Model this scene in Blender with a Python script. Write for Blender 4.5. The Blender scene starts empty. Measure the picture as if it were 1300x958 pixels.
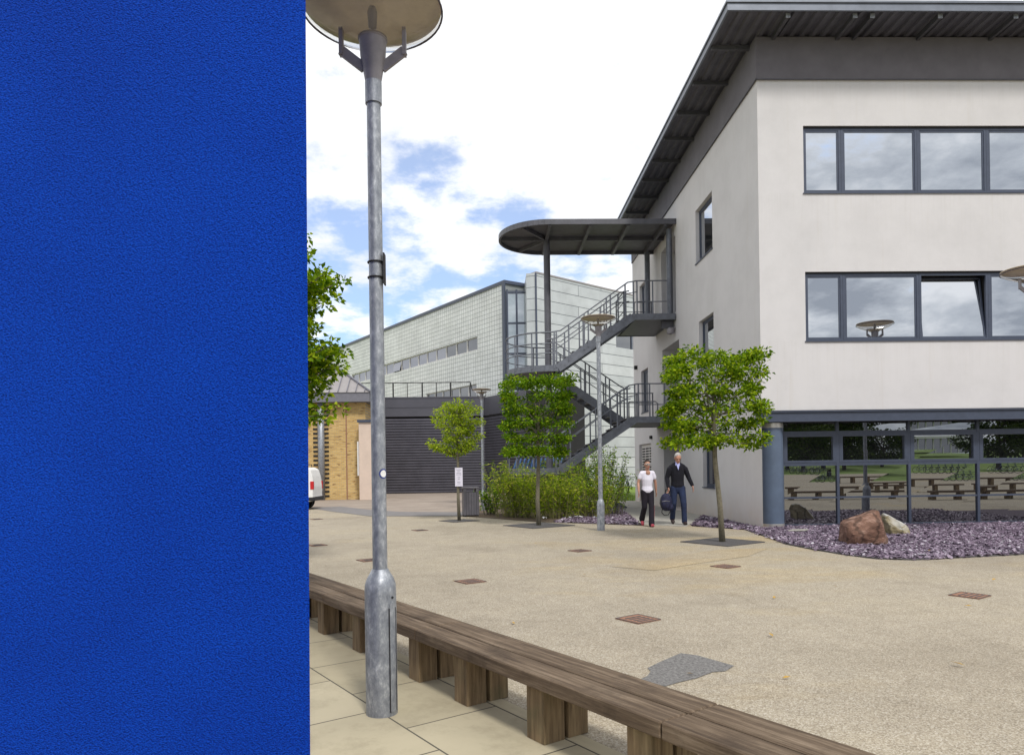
import bpy, bmesh, math, random
import numpy as np
from math import sin, cos, pi, radians, sqrt, atan2, exp
from mathutils import Vector, Matrix, Euler
random.seed(7); rng = np.random.default_rng(7)
S = bpy.context.scene
C = S.collection

# ------------------------------------------------------------------ camera
EYE = 1.43; FPX = 900.0; PSI = radians(1.59); RHO = radians(.8)
fw = Vector((sin(PSI), cos(PSI), 0)); rt = Vector((cos(PSI), -sin(PSI), 0)); up = Vector((0, 0, 1))
cr = rt*cos(RHO) - up*sin(RHO); cu = rt*sin(RHO) + up*cos(RHO)
cd = bpy.data.cameras.new('camera'); cam = bpy.data.objects.new('camera', cd); C.objects.link(cam)
m3 = Matrix((cr, cu, -fw)).transposed()
cam.matrix_world = Matrix.Translation((0, 0, EYE)) @ m3.to_4x4()
cd.sensor_width = 36; cd.lens = 36*FPX/1300; cd.shift_y = 116/1300; cd.clip_end = 3000; cd.clip_start = .05
S.camera = cam
def ray(px, py): return fw + cr*((px-650)/FPX) + cu*((595-py)/FPX)
def AZ(px, py, z=0.0):
    d = ray(px, py); t = (z-EYE)/d.z; return Vector((d.x*t, d.y*t, z))
def AY(px, py, y):
    d = ray(px, py); t = y/d.y; return Vector((d.x*t, y, EYE+d.z*t))
def AX(px, py, x):
    d = ray(px, py); t = x/d.x; return Vector((x, d.y*t, EYE+d.z*t))

# ------------------------------------------------------------------ materials
def nm(name):
    m = bpy.data.materials.new(name); m.use_nodes = True; nt = m.node_tree
    return m, nt, nt.nodes, nt.links, nt.nodes['Principled BSDF']
def coords(N, L, rot=0, swap=False, scale=(1, 1, 1)):
    tc = N.new('ShaderNodeTexCoord'); out = tc.outputs['Object']
    if swap:
        s = N.new('ShaderNodeSeparateXYZ'); c = N.new('ShaderNodeCombineXYZ'); L.new(out, s.inputs[0])
        L.new(s.outputs[0], c.inputs[0]); L.new(s.outputs[2], c.inputs[1]); L.new(s.outputs[1], c.inputs[2]); out = c.outputs[0]
    mp = N.new('ShaderNodeMapping'); mp.inputs['Rotation'].default_value = (0, 0, rot); mp.inputs['Scale'].default_value = scale
    L.new(out, mp.inputs[0]); return mp.outputs[0]
def noise(N, L, vec, scale, detail=4, rough=.6):
    n = N.new('ShaderNodeTexNoise'); n.inputs['Scale'].default_value = scale; n.inputs['Detail'].default_value = detail
    n.inputs['Roughness'].default_value = rough; L.new(vec, n.inputs['Vector']); return n.outputs['Fac']
def ramp(N, L, fac, stops):
    r = N.new('ShaderNodeValToRGB'); el = r.color_ramp.elements
    while len(el) > 1: el.remove(el[-1])
    for i, (p, c) in enumerate(stops):
        e_ = el[0] if i == 0 else el.new(p)
        e_.position = p; e_.color = (*c, 1) if len(c) == 3 else c
    L.new(fac, r.inputs[0]); return r.outputs[0]
def mixc(N, L, a, b, fac, mode='MIX'):
    m = N.new('ShaderNodeMix'); m.data_type = 'RGBA'; m.blend_type = mode
    for sock, v in ((m.inputs[6], a), (m.inputs[7], b)):
        if isinstance(v, (tuple, list)): sock.default_value = (*v, 1) if len(v) == 3 else v
        else: L.new(v, sock)
    if isinstance(fac, (int, float)): m.inputs[0].default_value = fac
    else: L.new(fac, m.inputs[0])
    return m.outputs[2]
def bump(N, L, h, strength, dist, bsdf):
    b = N.new('ShaderNodeBump'); b.inputs['Strength'].default_value = strength; b.inputs['Distance'].default_value = dist
    L.new(h, b.inputs['Height']); L.new(b.outputs[0], bsdf.inputs['Normal']); return b
def sc(c, f): return tuple(x*f for x in c)
def simple(name, col, rough=.6, metal=0, var=.15, scale=6, bumps=0, bscale=60, spec=.5):
    m, nt, N, L, b = nm(name); v = coords(N, L)
    n1 = noise(N, L, v, scale, 5, .65)
    c = ramp(N, L, n1, [(.3, sc(col, 1-var)), (.7, sc(col, 1+var))])
    L.new(c, b.inputs['Base Color']); b.inputs['Roughness'].default_value = rough; b.inputs['Metallic'].default_value = metal
    b.inputs['Specular IOR Level'].default_value = spec
    if bumps: bump(N, L, noise(N, L, v, bscale, 4), bumps, .01, b)
    return m
M = {}
def render_mat(name, col, grime=.12, bsc=90, bstr=.35):
    m, nt, N, L, b = nm(name); v = coords(N, L)
    big = noise(N, L, v, .7, 8, .7)
    c = ramp(N, L, big, [(.25, sc(col, 1-grime)), (.55, col), (.8, sc(col, 1+grime*.35))])
    vs = coords(N, L, scale=(3, 3, .12)); st = noise(N, L, vs, 1.6, 6, .7)
    c = mixc(N, L, c, sc((col[0], col[1]*.95, col[2]*.86), .86), ramp(N, L, st, [(.57, (0, 0, 0)), (.82, (.55, .55, .55))]))
    # run-off streaks below the sills and the eaves band
    tc0 = N.new('ShaderNodeTexCoord'); s0 = N.new('ShaderNodeSeparateXYZ'); L.new(tc0.outputs['Object'], s0.inputs[0])
    vf = coords(N, L, scale=(9, 9, .25)); nf = ramp(N, L, noise(N, L, vf, 1.7, 5, .7), [(.48, (0, 0, 0)), (.72, (1, 1, 1))])
    for ztop, ln in ((10.12, 1.0), (7.56, 1.3), (4.21, 1.2)):
        a_ = N.new('ShaderNodeMapRange'); L.new(s0.outputs[2], a_.inputs[0]); a_.inputs[1].default_value = ztop-ln; a_.inputs[2].default_value = ztop; a_.inputs[3].default_value = 0; a_.inputs[4].default_value = .24
        b_ = N.new('ShaderNodeMath'); b_.operation = 'LESS_THAN'; L.new(s0.outputs[2], b_.inputs[0]); b_.inputs[1].default_value = ztop+.01
        c_ = N.new('ShaderNodeMath'); c_.operation = 'MULTIPLY'; L.new(a_.outputs[0], c_.inputs[0]); L.new(b_.outputs[0], c_.inputs[1])
        d_ = N.new('ShaderNodeMath'); d_.operation = 'MULTIPLY'; L.new(c_.outputs[0], d_.inputs[0]); L.new(nf, d_.inputs[1])
        c = mixc(N, L, c, sc((col[0], col[1]*.96, col[2]*.88), .74), d_.outputs[0])
    # warm damp stains near the ground
    s = N.new('ShaderNodeSeparateXYZ'); tc = N.new('ShaderNodeTexCoord'); L.new(tc.outputs['Object'], s.inputs[0])
    mr = N.new('ShaderNodeMapRange'); L.new(s.outputs[2], mr.inputs[0]); mr.inputs[1].default_value = 0.0; mr.inputs[2].default_value = .8
    mr.inputs[3].default_value = 1; mr.inputs[4].default_value = 0
    mu = N.new('ShaderNodeMath'); mu.operation = 'MULTIPLY'; L.new(mr.outputs[0], mu.inputs[0]); L.new(noise(N, L, v, 2.2, 5, .7), mu.inputs[1])
    c = mixc(N, L, c, sc((col[0], col[1]*.84, col[2]*.66), .9), mu.outputs[0])
    L.new(c, b.inputs['Base Color']); b.inputs['Roughness'].default_value = .92
    bump(N, L, noise(N, L, v, bsc, 5, .7), bstr, .01, b)
    return m
M['render'] = render_mat('white_render', (.615, .60, .608))
M['band'] = simple('grey_band_paint', (.14, .132, .15), .85, var=.12, scale=2, bumps=.2, bscale=60)
def blue_mat():
    m, nt, N, L, b = nm('blue_textured_render'); v = coords(N, L, rot=0, swap=True)
    mp = N.new('ShaderNodeMapping'); mp.inputs['Rotation'].default_value = (0, 0, radians(-38)); mp.inputs['Scale'].default_value = (.85, 1.3, 1); L.new(v, mp.inputs[0])
    fine = noise(N, L, mp.outputs[0], 135, 2, .5); mid = noise(N, L, v, 60, 3, .6); big = noise(N, L, v, .9, 5, .6)
    c = ramp(N, L, big, [(.3, (.0008, .040, .375)), (.7, (.0015, .055, .47))])
    c = mixc(N, L, c, ramp(N, L, fine, [(.38, (.4, .45, .58)), (.60, (1.2, 1.2, 1.1))]), .85, 'MULTIPLY')
    L.new(c, b.inputs['Base Color']); b.inputs['Roughness'].default_value = .8; b.inputs['Specular IOR Level'].default_value = .12
    a = N.new('ShaderNodeMath'); a.operation = 'ADD'; L.new(fine, a.inputs[0]); L.new(mid, a.inputs[1])
    bump(N, L, a.outputs[0], 1.0, .012, b); return m
M['blue'] = blue_mat()
def galv():
    m, nt, N, L, b = nm('galvanised_steel'); v = coords(N, L, scale=(1, 1, .5))
    n1 = noise(N, L, v, 28, 6, .75); n2 = noise(N, L, v, 5, 4, .6)
    c = ramp(N, L, n1, [(.34, (.19, .205, .24)), (.52, (.30, .32, .355)), (.60, (.40, .42, .455)), (.70, (.62, .64, .67))])
    c = mixc(N, L, c, (.17, .18, .21), ramp(N, L, n2, [(.5, (0, 0, 0)), (.7, (.55, .55, .55))]))
    L.new(c, b.inputs['Base Color']); b.inputs['Metallic'].default_value = .45; b.inputs['Roughness'].default_value = .5
    bump(N, L, n1, .15, .003, b); return m
M['galv'] = galv()
M['stair'] = simple('grey_painted_steel', (.145, .155, .185), .45, .25, var=.22, scale=7)
M['canopy'] = simple('dark_canopy_steel', (.10, .10, .118), .5, .15, var=.2, scale=4)
M['frame'] = simple('slate_blue_frame', (.055, .068, .105), .4, .1, var=.12, scale=9)
M['column'] = simple('blue_grey_column', (.10, .135, .20), .4, .1, var=.12, scale=3)
M['steel_ring'] = simple('brushed_ring', (.5, .48, .45), .35, .7)
M['fascia'] = simple('fascia_metal', (.15, .165, .20), .4, .4, var=.15, scale=3)
M['deck'] = simple('soffit_deck', (.095, .095, .115), .6, .2, var=.2, scale=2)
M['bracket'] = simple('bracket_steel', (.085, .085, .10), .55, .2)
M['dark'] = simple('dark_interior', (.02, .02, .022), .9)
M['lampgrey'] = simple('lamp_casting', (.24, .225, .245), .5, .1, var=.15, scale=12)
M['rimdark'] = simple('lamp_rim', (.06, .05, .07), .5)
M['lampcream'] = simple('lamp_reflector', (.66, .56, .43), .5, 0, var=.12, scale=9)
M['bulb'] = simple('bulb_holder', (.22, .21, .23), .35)
M['black'] = simple('black_rubber', (.015, .015, .017), .7)
M['white'] = simple('white_paint', (.75, .75, .74), .5, var=.05)
M['louvre'] = simple('louvre_white', (.62, .6, .58), .55, var=.08)
M['cream'] = simple('cream_panel', (.62, .50, .42), .7, var=.08, scale=2)
M['bin'] = simple('bin_grey', (.12, .115, .135), .5, .2, var=.15)
M['shed'] = simple('shed_cladding', (.085, .083, .105), .5, .2, var=.18, scale=1.2)
M['shedtop'] = simple('shed_top_panels', (.085, .085, .105), .5, .2, var=.15, scale=.8)
M['red'] = simple('tail_light_red', (.5, .015, .02), .25)
M['rust'] = simple('rusty_cover', (.29, .15, .095), .8, .1, var=.4, scale=30, bumps=.5)
M['dark_rough'] = simple('dark_rough_surface', (.085, .08, .082), .95, var=.4, scale=60, bumps=.8, bscale=90)
M['asphalt_patch'] = simple('asphalt_patch', (.185, .178, .172), .95, var=.6, scale=45, bumps=1, bscale=110)
M['litter'] = simple('white_litter', (.75, .74, .78), .8)
M['skin'] = simple('skin', (.52, .27, .19), .55, var=.08)
M['skin2'] = simple('tanned_skin', (.44, .235, .165), .55, var=.08)
M['hair_dark'] = simple('dark_hair', (.02, .013, .01), .6, var=.4, scale=60)
M['hair_grey'] = simple('grey_hair', (.42, .40, .38), .7, var=.3, scale=60)
M['tshirt'] = simple('white_cotton', (.72, .70, .80), .9, var=.06, scale=9, bumps=.5, bscale=14)
M['trousers'] = simple('black_trousers', (.008, .005, .012), .9, var=.3, scale=10, bumps=.5, bscale=12)
M['jeans'] = simple('blue_jeans', (.012, .022, .062), .9, var=.35, scale=9, bumps=.5, bscale=12)
M['jacket'] = simple('black_fleece', (.006, .006, .012), .95, var=.4, scale=8, bumps=.6, bscale=12)
M['navy'] = simple('navy_panel', (.008, .014, .09), .9, var=.3, scale=8)
M['bag'] = simple('navy_rucksack', (.012, .014, .045), .8, var=.5, scale=14, bumps=.5, bscale=14)
M['pinkshoe'] = simple('pink_trainer', (.42, .06, .09), .6)
M['shoe'] = simple('dark_shoe', (.03, .015, .015), .5)
M['shirtblue'] = simple('pale_blue_shirt', (.40, .42, .72), .85)
M['tyre'] = simple('tyre', (.012, .012, .012), .85)
M['bikeblue'] = simple('bike_frame_paint', (.03, .05, .12), .4)
M['chrome'] = simple('bike_metal', (.45, .45, .47), .3, .8)
M['bluehoop'] = simple('blue_hoop', (.05, .16, .42), .4)
M['concrete'] = simple('path_concrete', (.36, .345, .31), .95, var=.12, scale=3, bumps=.4, bscale=70)
M['roof_zinc'] = simple('pale_metal_roof', (.32, .30, .30), .5, .3, var=.1, scale=2)
M['eave'] = simple('eave_gutter', (.17, .17, .20), .5, .2, var=.1)
M['grass'] = simple('grass_ground', (.16, .24, .03), .95, var=.35, scale=3, bumps=.8, bscale=40)
M['lawn'] = simple('lawn_green', (.13, .20, .026), .95, var=.3, scale=.5)
M['bark'] = simple('bark', (.15, .135, .095), .9, var=.35, scale=22, bumps=1, bscale=40)
M['bark_dark'] = simple('bark_dark', (.05, .045, .035), .9, var=.35, scale=14, bumps=1, bscale=30)
M['soil'] = simple('purple_slate_soil', (.075, .052, .072), .95, var=.4, scale=40, bumps=1, bscale=60)
M['poster'] = simple('notice_paper', (.68, .66, .78), .8, var=.03)
M['print'] = simple('faded_print', (.25, .25, .32), .8)
M['sticker_blue'] = simple('sticker_blue', (.03, .05, .22), .4)

def ground_mat():
    m, nt, N, L, b = nm('resin_bound_gravel'); v = coords(N, L)
    vo = N.new('ShaderNodeTexVoronoi'); vo.inputs['Scale'].default_value = 125; L.new(v, vo.inputs['Vector'])
    sep = N.new('ShaderNodeSeparateColor'); L.new(vo.outputs['Color'], sep.inputs[0])
    c = ramp(N, L, sep.outputs[0], [(0, (.13, .105, .085)), (.2, (.24, .205, .16)), (.5, (.36, .315, .25)), (.8, (.46, .415, .34)), (1, (.60, .56, .50))])
    mean = (.372, .318, .232)
    c = mixc(N, L, c, mean, .4)
    big = noise(N, L, v, .33, 6, .65)
    c = mixc(N, L, c, ramp(N, L, big, [(.30, (.80, .79, .78)), (.5, (1, 1, 1)), (.68, (1.05, 1.04, 1.0))]), 1, 'MULTIPLY')
    warm = noise(N, L, coords(N, L, rot=.6, scale=(.6, 1.3, 1)), .22, 5, .7)
    c = mixc(N, L, c, ramp(N, L, warm, [(.52, (1, 1, 1)), (.66, (1.06, .98, .80))]), 1, 'MULTIPLY')
    stn = noise(N, L, coords(N, L, rot=.4, scale=(1, .35, 1)), .9, 9, .75); c = mixc(N, L, c, ramp(N, L, stn, [(.56, (1, 1, 1)), (.74, (.80, .79, .77))]), 1, 'MULTIPLY')
    mid = noise(N, L, v, 3.5, 6, .7)
    c = mixc(N, L, c, ramp(N, L, mid, [(.3, (.9, .9, .9)), (.6, (1.04, 1.04, 1.04))]), 1, 'MULTIPLY')
    L.new(c, b.inputs['Base Color']); b.inputs['Roughness'].default_value = .95; b.inputs['Specular IOR Level'].default_value = .25
    bump(N, L, vo.outputs['Distance'], .5, .006, b); return m
M['gravel'] = ground_mat()
def road_mat():
    m, nt, N, L, b = nm('pinkish_block_paving'); v = coords(N, L)
    big = noise(N, L, v, .8, 6, .7); c = ramp(N, L, big, [(.3, (.25, .205, .17)), (.7, (.36, .30, .25))])
    c = mixc(N, L, c, ramp(N, L, noise(N, L, v, 30, 3), [(.3, (.85, .85, .85)), (.7, (1.1, 1.1, 1.1))]), 1, 'MULTIPLY')
    L.new(c, b.inputs['Base Color']); b.inputs['Roughness'].default_value = .95; return m
M['road'] = road_mat()
M['strip'] = simple('grey_asphalt_strip', (.19, .18, .18), .95, var=.15, scale=4)
def brick_mat(name, c1, c2, mortar, bw, bh, ms, off=.5, swap=True, rot=0, rough=.85, spec=.4, bumpy=.4, extra=None, metal=0):
    m, nt, N, L, b = nm(name); v = coords(N, L, rot=rot, swap=swap)
    t = N.new('ShaderNodeTexBrick'); L.new(v, t.inputs['Vector']); t.offset = off; t.squash = 1
    t.inputs['Color1'].default_value = (*c1, 1); t.inputs['Color2'].default_value = (*c2, 1); t.inputs['Mortar'].default_value = (*mortar, 1)
    t.inputs['Scale'].default_value = 1; t.inputs['Mortar Size'].default_value = ms; t.inputs['Mortar Smooth'].default_value = .2; t.inputs['Bias'].default_value = 0
    t.inputs['Brick Width'].default_value = bw; t.inputs['Row Height'].default_value = bh
    c = t.outputs['Color']
    big = noise(N, L, v, .5, 6, .7)
    c = mixc(N, L, c, ramp(N, L, big, [(.3, (.82, .82, .82)), (.65, (1.06, 1.06, 1.06))]), 1, 'MULTIPLY')
    if extra: c = extra(N, L, v, c)
    L.new(c, b.inputs['Base Color']); b.inputs['Roughness'].default_value = rough; b.inputs['Specular IOR Level'].default_value = spec; b.inputs['Metallic'].default_value = metal
    inv = N.new('ShaderNodeMath'); inv.operation = 'SUBTRACT'; inv.inputs[0].default_value = 1; L.new(t.outputs['Fac'], inv.inputs[1])
    bump(N, L, inv.outputs[0], bumpy, .01, b); return m
def darkbricks(N, L, v, c):
    mp = N.new('ShaderNodeMapping'); mp.inputs['Scale'].default_value = (2.2, 9, 1); L.new(v, mp.inputs[0])
    n = noise(N, L, mp.outputs[0], 1.2, 2, .5)
    return mixc(N, L, c, (.20, .11, .05), ramp(N, L, n, [(.60, (0, 0, 0)), (.66, (.75, .75, .75))]))
M['brick'] = brick_mat('yellow_brick', (.52, .33, .11), (.66, .46, .18), (.42, .34, .22), .225, .075, .01, extra=darkbricks)
M['tiles'] = brick_mat('pale_green_tiles', (.70, .715, .69), (.77, .785, .77), (.27, .29, .29), .31, .31, .018, off=0, rough=.35)
M['zinc'] = brick_mat('zinc_cassettes', (.50, .53, .54), (.59, .615, .62), (.10, .115, .13), 6.2, .72, .02, off=.37, rough=.42, metal=.3, bumpy=.6)
def slabex(N, L, v, c):
    n = noise(N, L, v, 2.2, 7, .75); c = mixc(N, L, c, (.20, .17, .11), ramp(N, L, n, [(.5, (0, 0, 0)), (.78, (.6, .6, .6))])); return c
M['slabs'] = brick_mat('cream_paving_slabs', (.40, .35, .24), (.475, .42, .30), (.10, .09, .07), .75, .6, .006, off=.5, swap=False, rough=.95, extra=slabex)
def wood_mat(name, a, bcol, grey):
    m, nt, N, L, b = nm(name)
    v = coords(N, L, scale=(1.2, 22, 22)); n1 = noise(N, L, v, 1.6, 8, .7); n2 = noise(N, L, coords(N, L), 3, 5, .7)
    c = ramp(N, L, n1, [(.3, a), (.5, bcol), (.72, grey)])
    c = mixc(N, L, c, sc(a, .7), ramp(N, L, n2, [(.5, (0, 0, 0)), (.75, (.7, .7, .7))]))
    L.new(c, b.inputs['Base Color']); b.inputs['Roughness'].default_value = .85; b.inputs['Specular IOR Level'].default_value = .3
    bump(N, L, n1, .5, .006, b); return m
M['wood'] = wood_mat('weathered_timber', (.050, .033, .022), (.125, .088, .058), (.27, .205, .145))
def wood_v():
    m, nt, N, L, b = nm('weathered_timber_block')
    v = coords(N, L, scale=(22, 22, 1.4)); n1 = noise(N, L, v, 1.5, 8, .7); n2 = noise(N, L, coords(N, L), 4, 4)
    c = ramp(N, L, n1, [(.3, (.07, .045, .022)), (.5, (.19, .13, .070)), (.72, (.32, .235, .13))])
    c = mixc(N, L, c, (.10, .105, .05), ramp(N, L, n2, [(.5, (0, 0, 0)), (.8, (.6, .6, .6))]))
    L.new(c, b.inputs['Base Color']); b.inputs['Roughness'].default_value = .9; bump(N, L, n1, .6, .006, b); return m
M['woodv'] = wood_v()
def glass_mat(name, refl, tint=(.02, .024, .03), wav=.0):
    m, nt, N, L, b = nm(name); N.remove(b)
    g = N.new('ShaderNodeBsdfGlossy'); g.inputs['Roughness'].default_value = .004; g.inputs['Color'].default_value = (.93, .96, 1, 1)
    d = N.new('ShaderNodeBsdfDiffuse'); d.inputs['Color'].default_value = (*tint, 1)
    f = N.new('ShaderNodeLayerWeight'); f.inputs['Blend'].default_value = .25
    mr = N.new('ShaderNodeMapRange'); L.new(f.outputs['Fresnel'], mr.inputs[0]); mr.inputs[3].default_value = refl; mr.inputs[4].default_value = 1
    if wav:
        bm_ = N.new('ShaderNodeBump'); bm_.inputs['Strength'].default_value = wav; bm_.inputs['Distance'].default_value = .02
        L.new(noise(N, L, coords(N, L), 1.3, 1), bm_.inputs['Height']); L.new(bm_.outputs[0], g.inputs['Normal'])
    mx = N.new('ShaderNodeMixShader'); L.new(mr.outputs[0], mx.inputs[0]); L.new(d.outputs[0], mx.inputs[1]); L.new(g.outputs[0], mx.inputs[2])
    L.new(mx.outputs[0], N['Material Output'].inputs[0]); return m
M['glass'] = glass_mat('coated_glass', .60, wav=.03)
M['glass_low'] = glass_mat('shopfront_glass', .30, (.008, .008, .010))
M['glass_far'] = glass_mat('far_glass', .24, (.07, .07, .11))
M['glass_green'] = glass_mat('greenish_glass', .42, (.10, .15, .15))
M['glass_dark'] = glass_mat('dark_glass', .18, (.01, .012, .016))
def clear_glass():
    m, nt, N, L, b = nm('lamp_bowl_glass'); N.remove(b)
    t = N.new('ShaderNodeBsdfTransparent'); t.inputs['Color'].default_value = (.93, .92, .90, 1)
    g = N.new('ShaderNodeBsdfGlossy'); g.inputs['Roughness'].default_value = .08
    d = N.new('ShaderNodeBsdfDiffuse'); d.inputs['Color'].default_value = (.6, .56, .48, 1)
    f = N.new('ShaderNodeFresnel'); f.inputs[0].default_value = 1.4
    a = N.new('ShaderNodeMixShader'); a.inputs[0].default_value = .22; L.new(t.outputs[0], a.inputs[1]); L.new(d.outputs[0], a.inputs[2])
    c = N.new('ShaderNodeMixShader'); L.new(f.outputs[0], c.inputs[0]); L.new(a.outputs[0], c.inputs[1]); L.new(g.outputs[0], c.inputs[2])
    L.new(c.outputs[0], N['Material Output'].inputs[0]); return m
M['bowl'] = clear_glass()
def leaf_mat(name, stops, trans=.35):
    m, nt, N, L, b = nm(name); N.remove(b)
    g = N.new('ShaderNodeNewGeometry'); c = ramp(N, L, g.outputs['Random Per Island'], stops)
    d = N.new('ShaderNodeBsdfPrincipled'); d.inputs['Roughness'].default_value = .65; d.inputs['Specular IOR Level'].default_value = .12; L.new(c, d.inputs['Base Color'])
    t = N.new('ShaderNodeBsdfTranslucent'); L.new(mixc(N, L, c, (1.5, 1.5, .6), 1, 'MULTIPLY'), t.inputs['Color'])
    x = N.new('ShaderNodeMixShader'); x.inputs[0].default_value = trans; L.new(d.outputs[0], x.inputs[1]); L.new(t.outputs[0], x.inputs[2])
    L.new(x.outputs[0], N['Material Output'].inputs[0]); return m
M['leaf'] = leaf_mat('hornbeam_leaf', [(0, (.035, .085, .004)), (.4, (.12, .215, .006)), (.75, (.24, .36, .010)), (1, (.44, .52, .03))])
M['leaf_lime'] = leaf_mat('young_lime_leaf', [(0, (.14, .22, .012)), (.5, (.26, .36, .022)), (1, (.44, .50, .06))], .4)
M['leaf_deep'] = leaf_mat('deep_green_leaf', [(0, (.035, .085, .004)), (.5, (.11, .22, .006)), (.85, (.21, .34, .010)), (1, (.34, .42, .03))])
M['bamboo'] = leaf_mat('bamboo_leaf', [(0, (.06, .12, .006)), (.45, (.19, .30, .012)), (.8, (.36, .45, .025)), (1, (.60, .58, .13))])
M['leaf_far'] = leaf_mat('far_leaf', [(0, (.012, .026, .008)), (.5, (.03, .055, .01)), (1, (.07, .10, .018))], .2)
def slate_mat():
    m, nt, N, L, b = nm('purple_slate'); g = N.new('ShaderNodeNewGeometry')
    c = ramp(N, L, g.outputs['Random Per Island'], [(0, (.055, .042, .060)), (.35, (.14, .10, .145)), (.7, (.235, .18, .24)), (.93, (.34, .28, .35)), (1, (.55, .53, .58))])
    L.new(c, b.inputs['Base Color']); b.inputs['Roughness'].default_value = .6; b.inputs['Specular IOR Level'].default_value = .3; return m
M['slate'] = slate_mat()
def rock_mat(name, a, b_, c_, top=None):
    m, nt, N, L, b = nm(name); v = coords(N, L, scale=(1, 1, 2.2)); n1 = noise(N, L, v, 3.5, 9, .7)
    c = ramp(N, L, n1, [(.3, a), (.5, b_), (.7, c_)])
    w = N.new('ShaderNodeTexWave'); w.inputs['Scale'].default_value = 1.3; w.inputs['Distortion'].default_value = 9; w.inputs['Detail'].default_value = 5; L.new(v, w.inputs['Vector'])
    c = mixc(N, L, c, sc(a, .55), ramp(N, L, w.outputs['Fac'], [(.0, (.7, .7, .7)), (.18, (0, 0, 0))]))
    if top:
        g = N.new('ShaderNodeNewGeometry'); s = N.new('ShaderNodeSeparateXYZ'); L.new(g.outputs['Normal'], s.inputs[0])
        c = mixc(N, L, c, top, ramp(N, L, s.outputs[2], [(.45, (0, 0, 0)), (.75, (.8, .8, .8))]))
    L.new(c, b.inputs['Base Color']); b.inputs['Roughness'].default_value = .85
    bump(N, L, noise(N, L, v, 11, 9, .75), 1, .03, b); return m
M['rock_red'] = rock_mat('red_sandstone', (.085, .045, .03), (.20, .105, .072), (.48, .31, .24))
M['rock_pale'] = rock_mat('pale_boulder', (.12, .10, .055), (.28, .23, .13), (.45, .40, .30), top=(.55, .55, .55))

# ------------------------------------------------------------------ mesh helpers
def wm(o):
    m = o.matrix_basis.copy(); p = o.parent
    while p: m = p.matrix_basis @ m; p = p.parent
    return m
def tag(o, label=None, cat=None, group=None, kind=None):
    if label: o['label'] = label
    if cat: o['category'] = cat
    if group: o['group'] = group
    if kind: o['kind'] = kind
    return o
def thing(name, label, cat, loc=(0, 0, 0), rz=0, group=None):
    o = bpy.data.objects.new(name, None); C.objects.link(o); o.empty_display_size = .1
    o.location = loc; o.rotation_euler = (0, 0, rz); return tag(o, label, cat, group)
def link(name, me, mat, parent=None, world=True, label=None, smooth=False):
    o = bpy.data.objects.new(name, me); C.objects.link(o)
    if parent:
        o.parent = parent
        if world: me.transform(wm(parent).inverted())
    if mat is not None and not me.materials: me.materials.append(mat if not isinstance(mat, str) else M[mat])
    if smooth:
        me.polygons.foreach_set('use_smooth', [True]*len(me.polygons))
    if label: o['label'] = label
    return o
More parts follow.
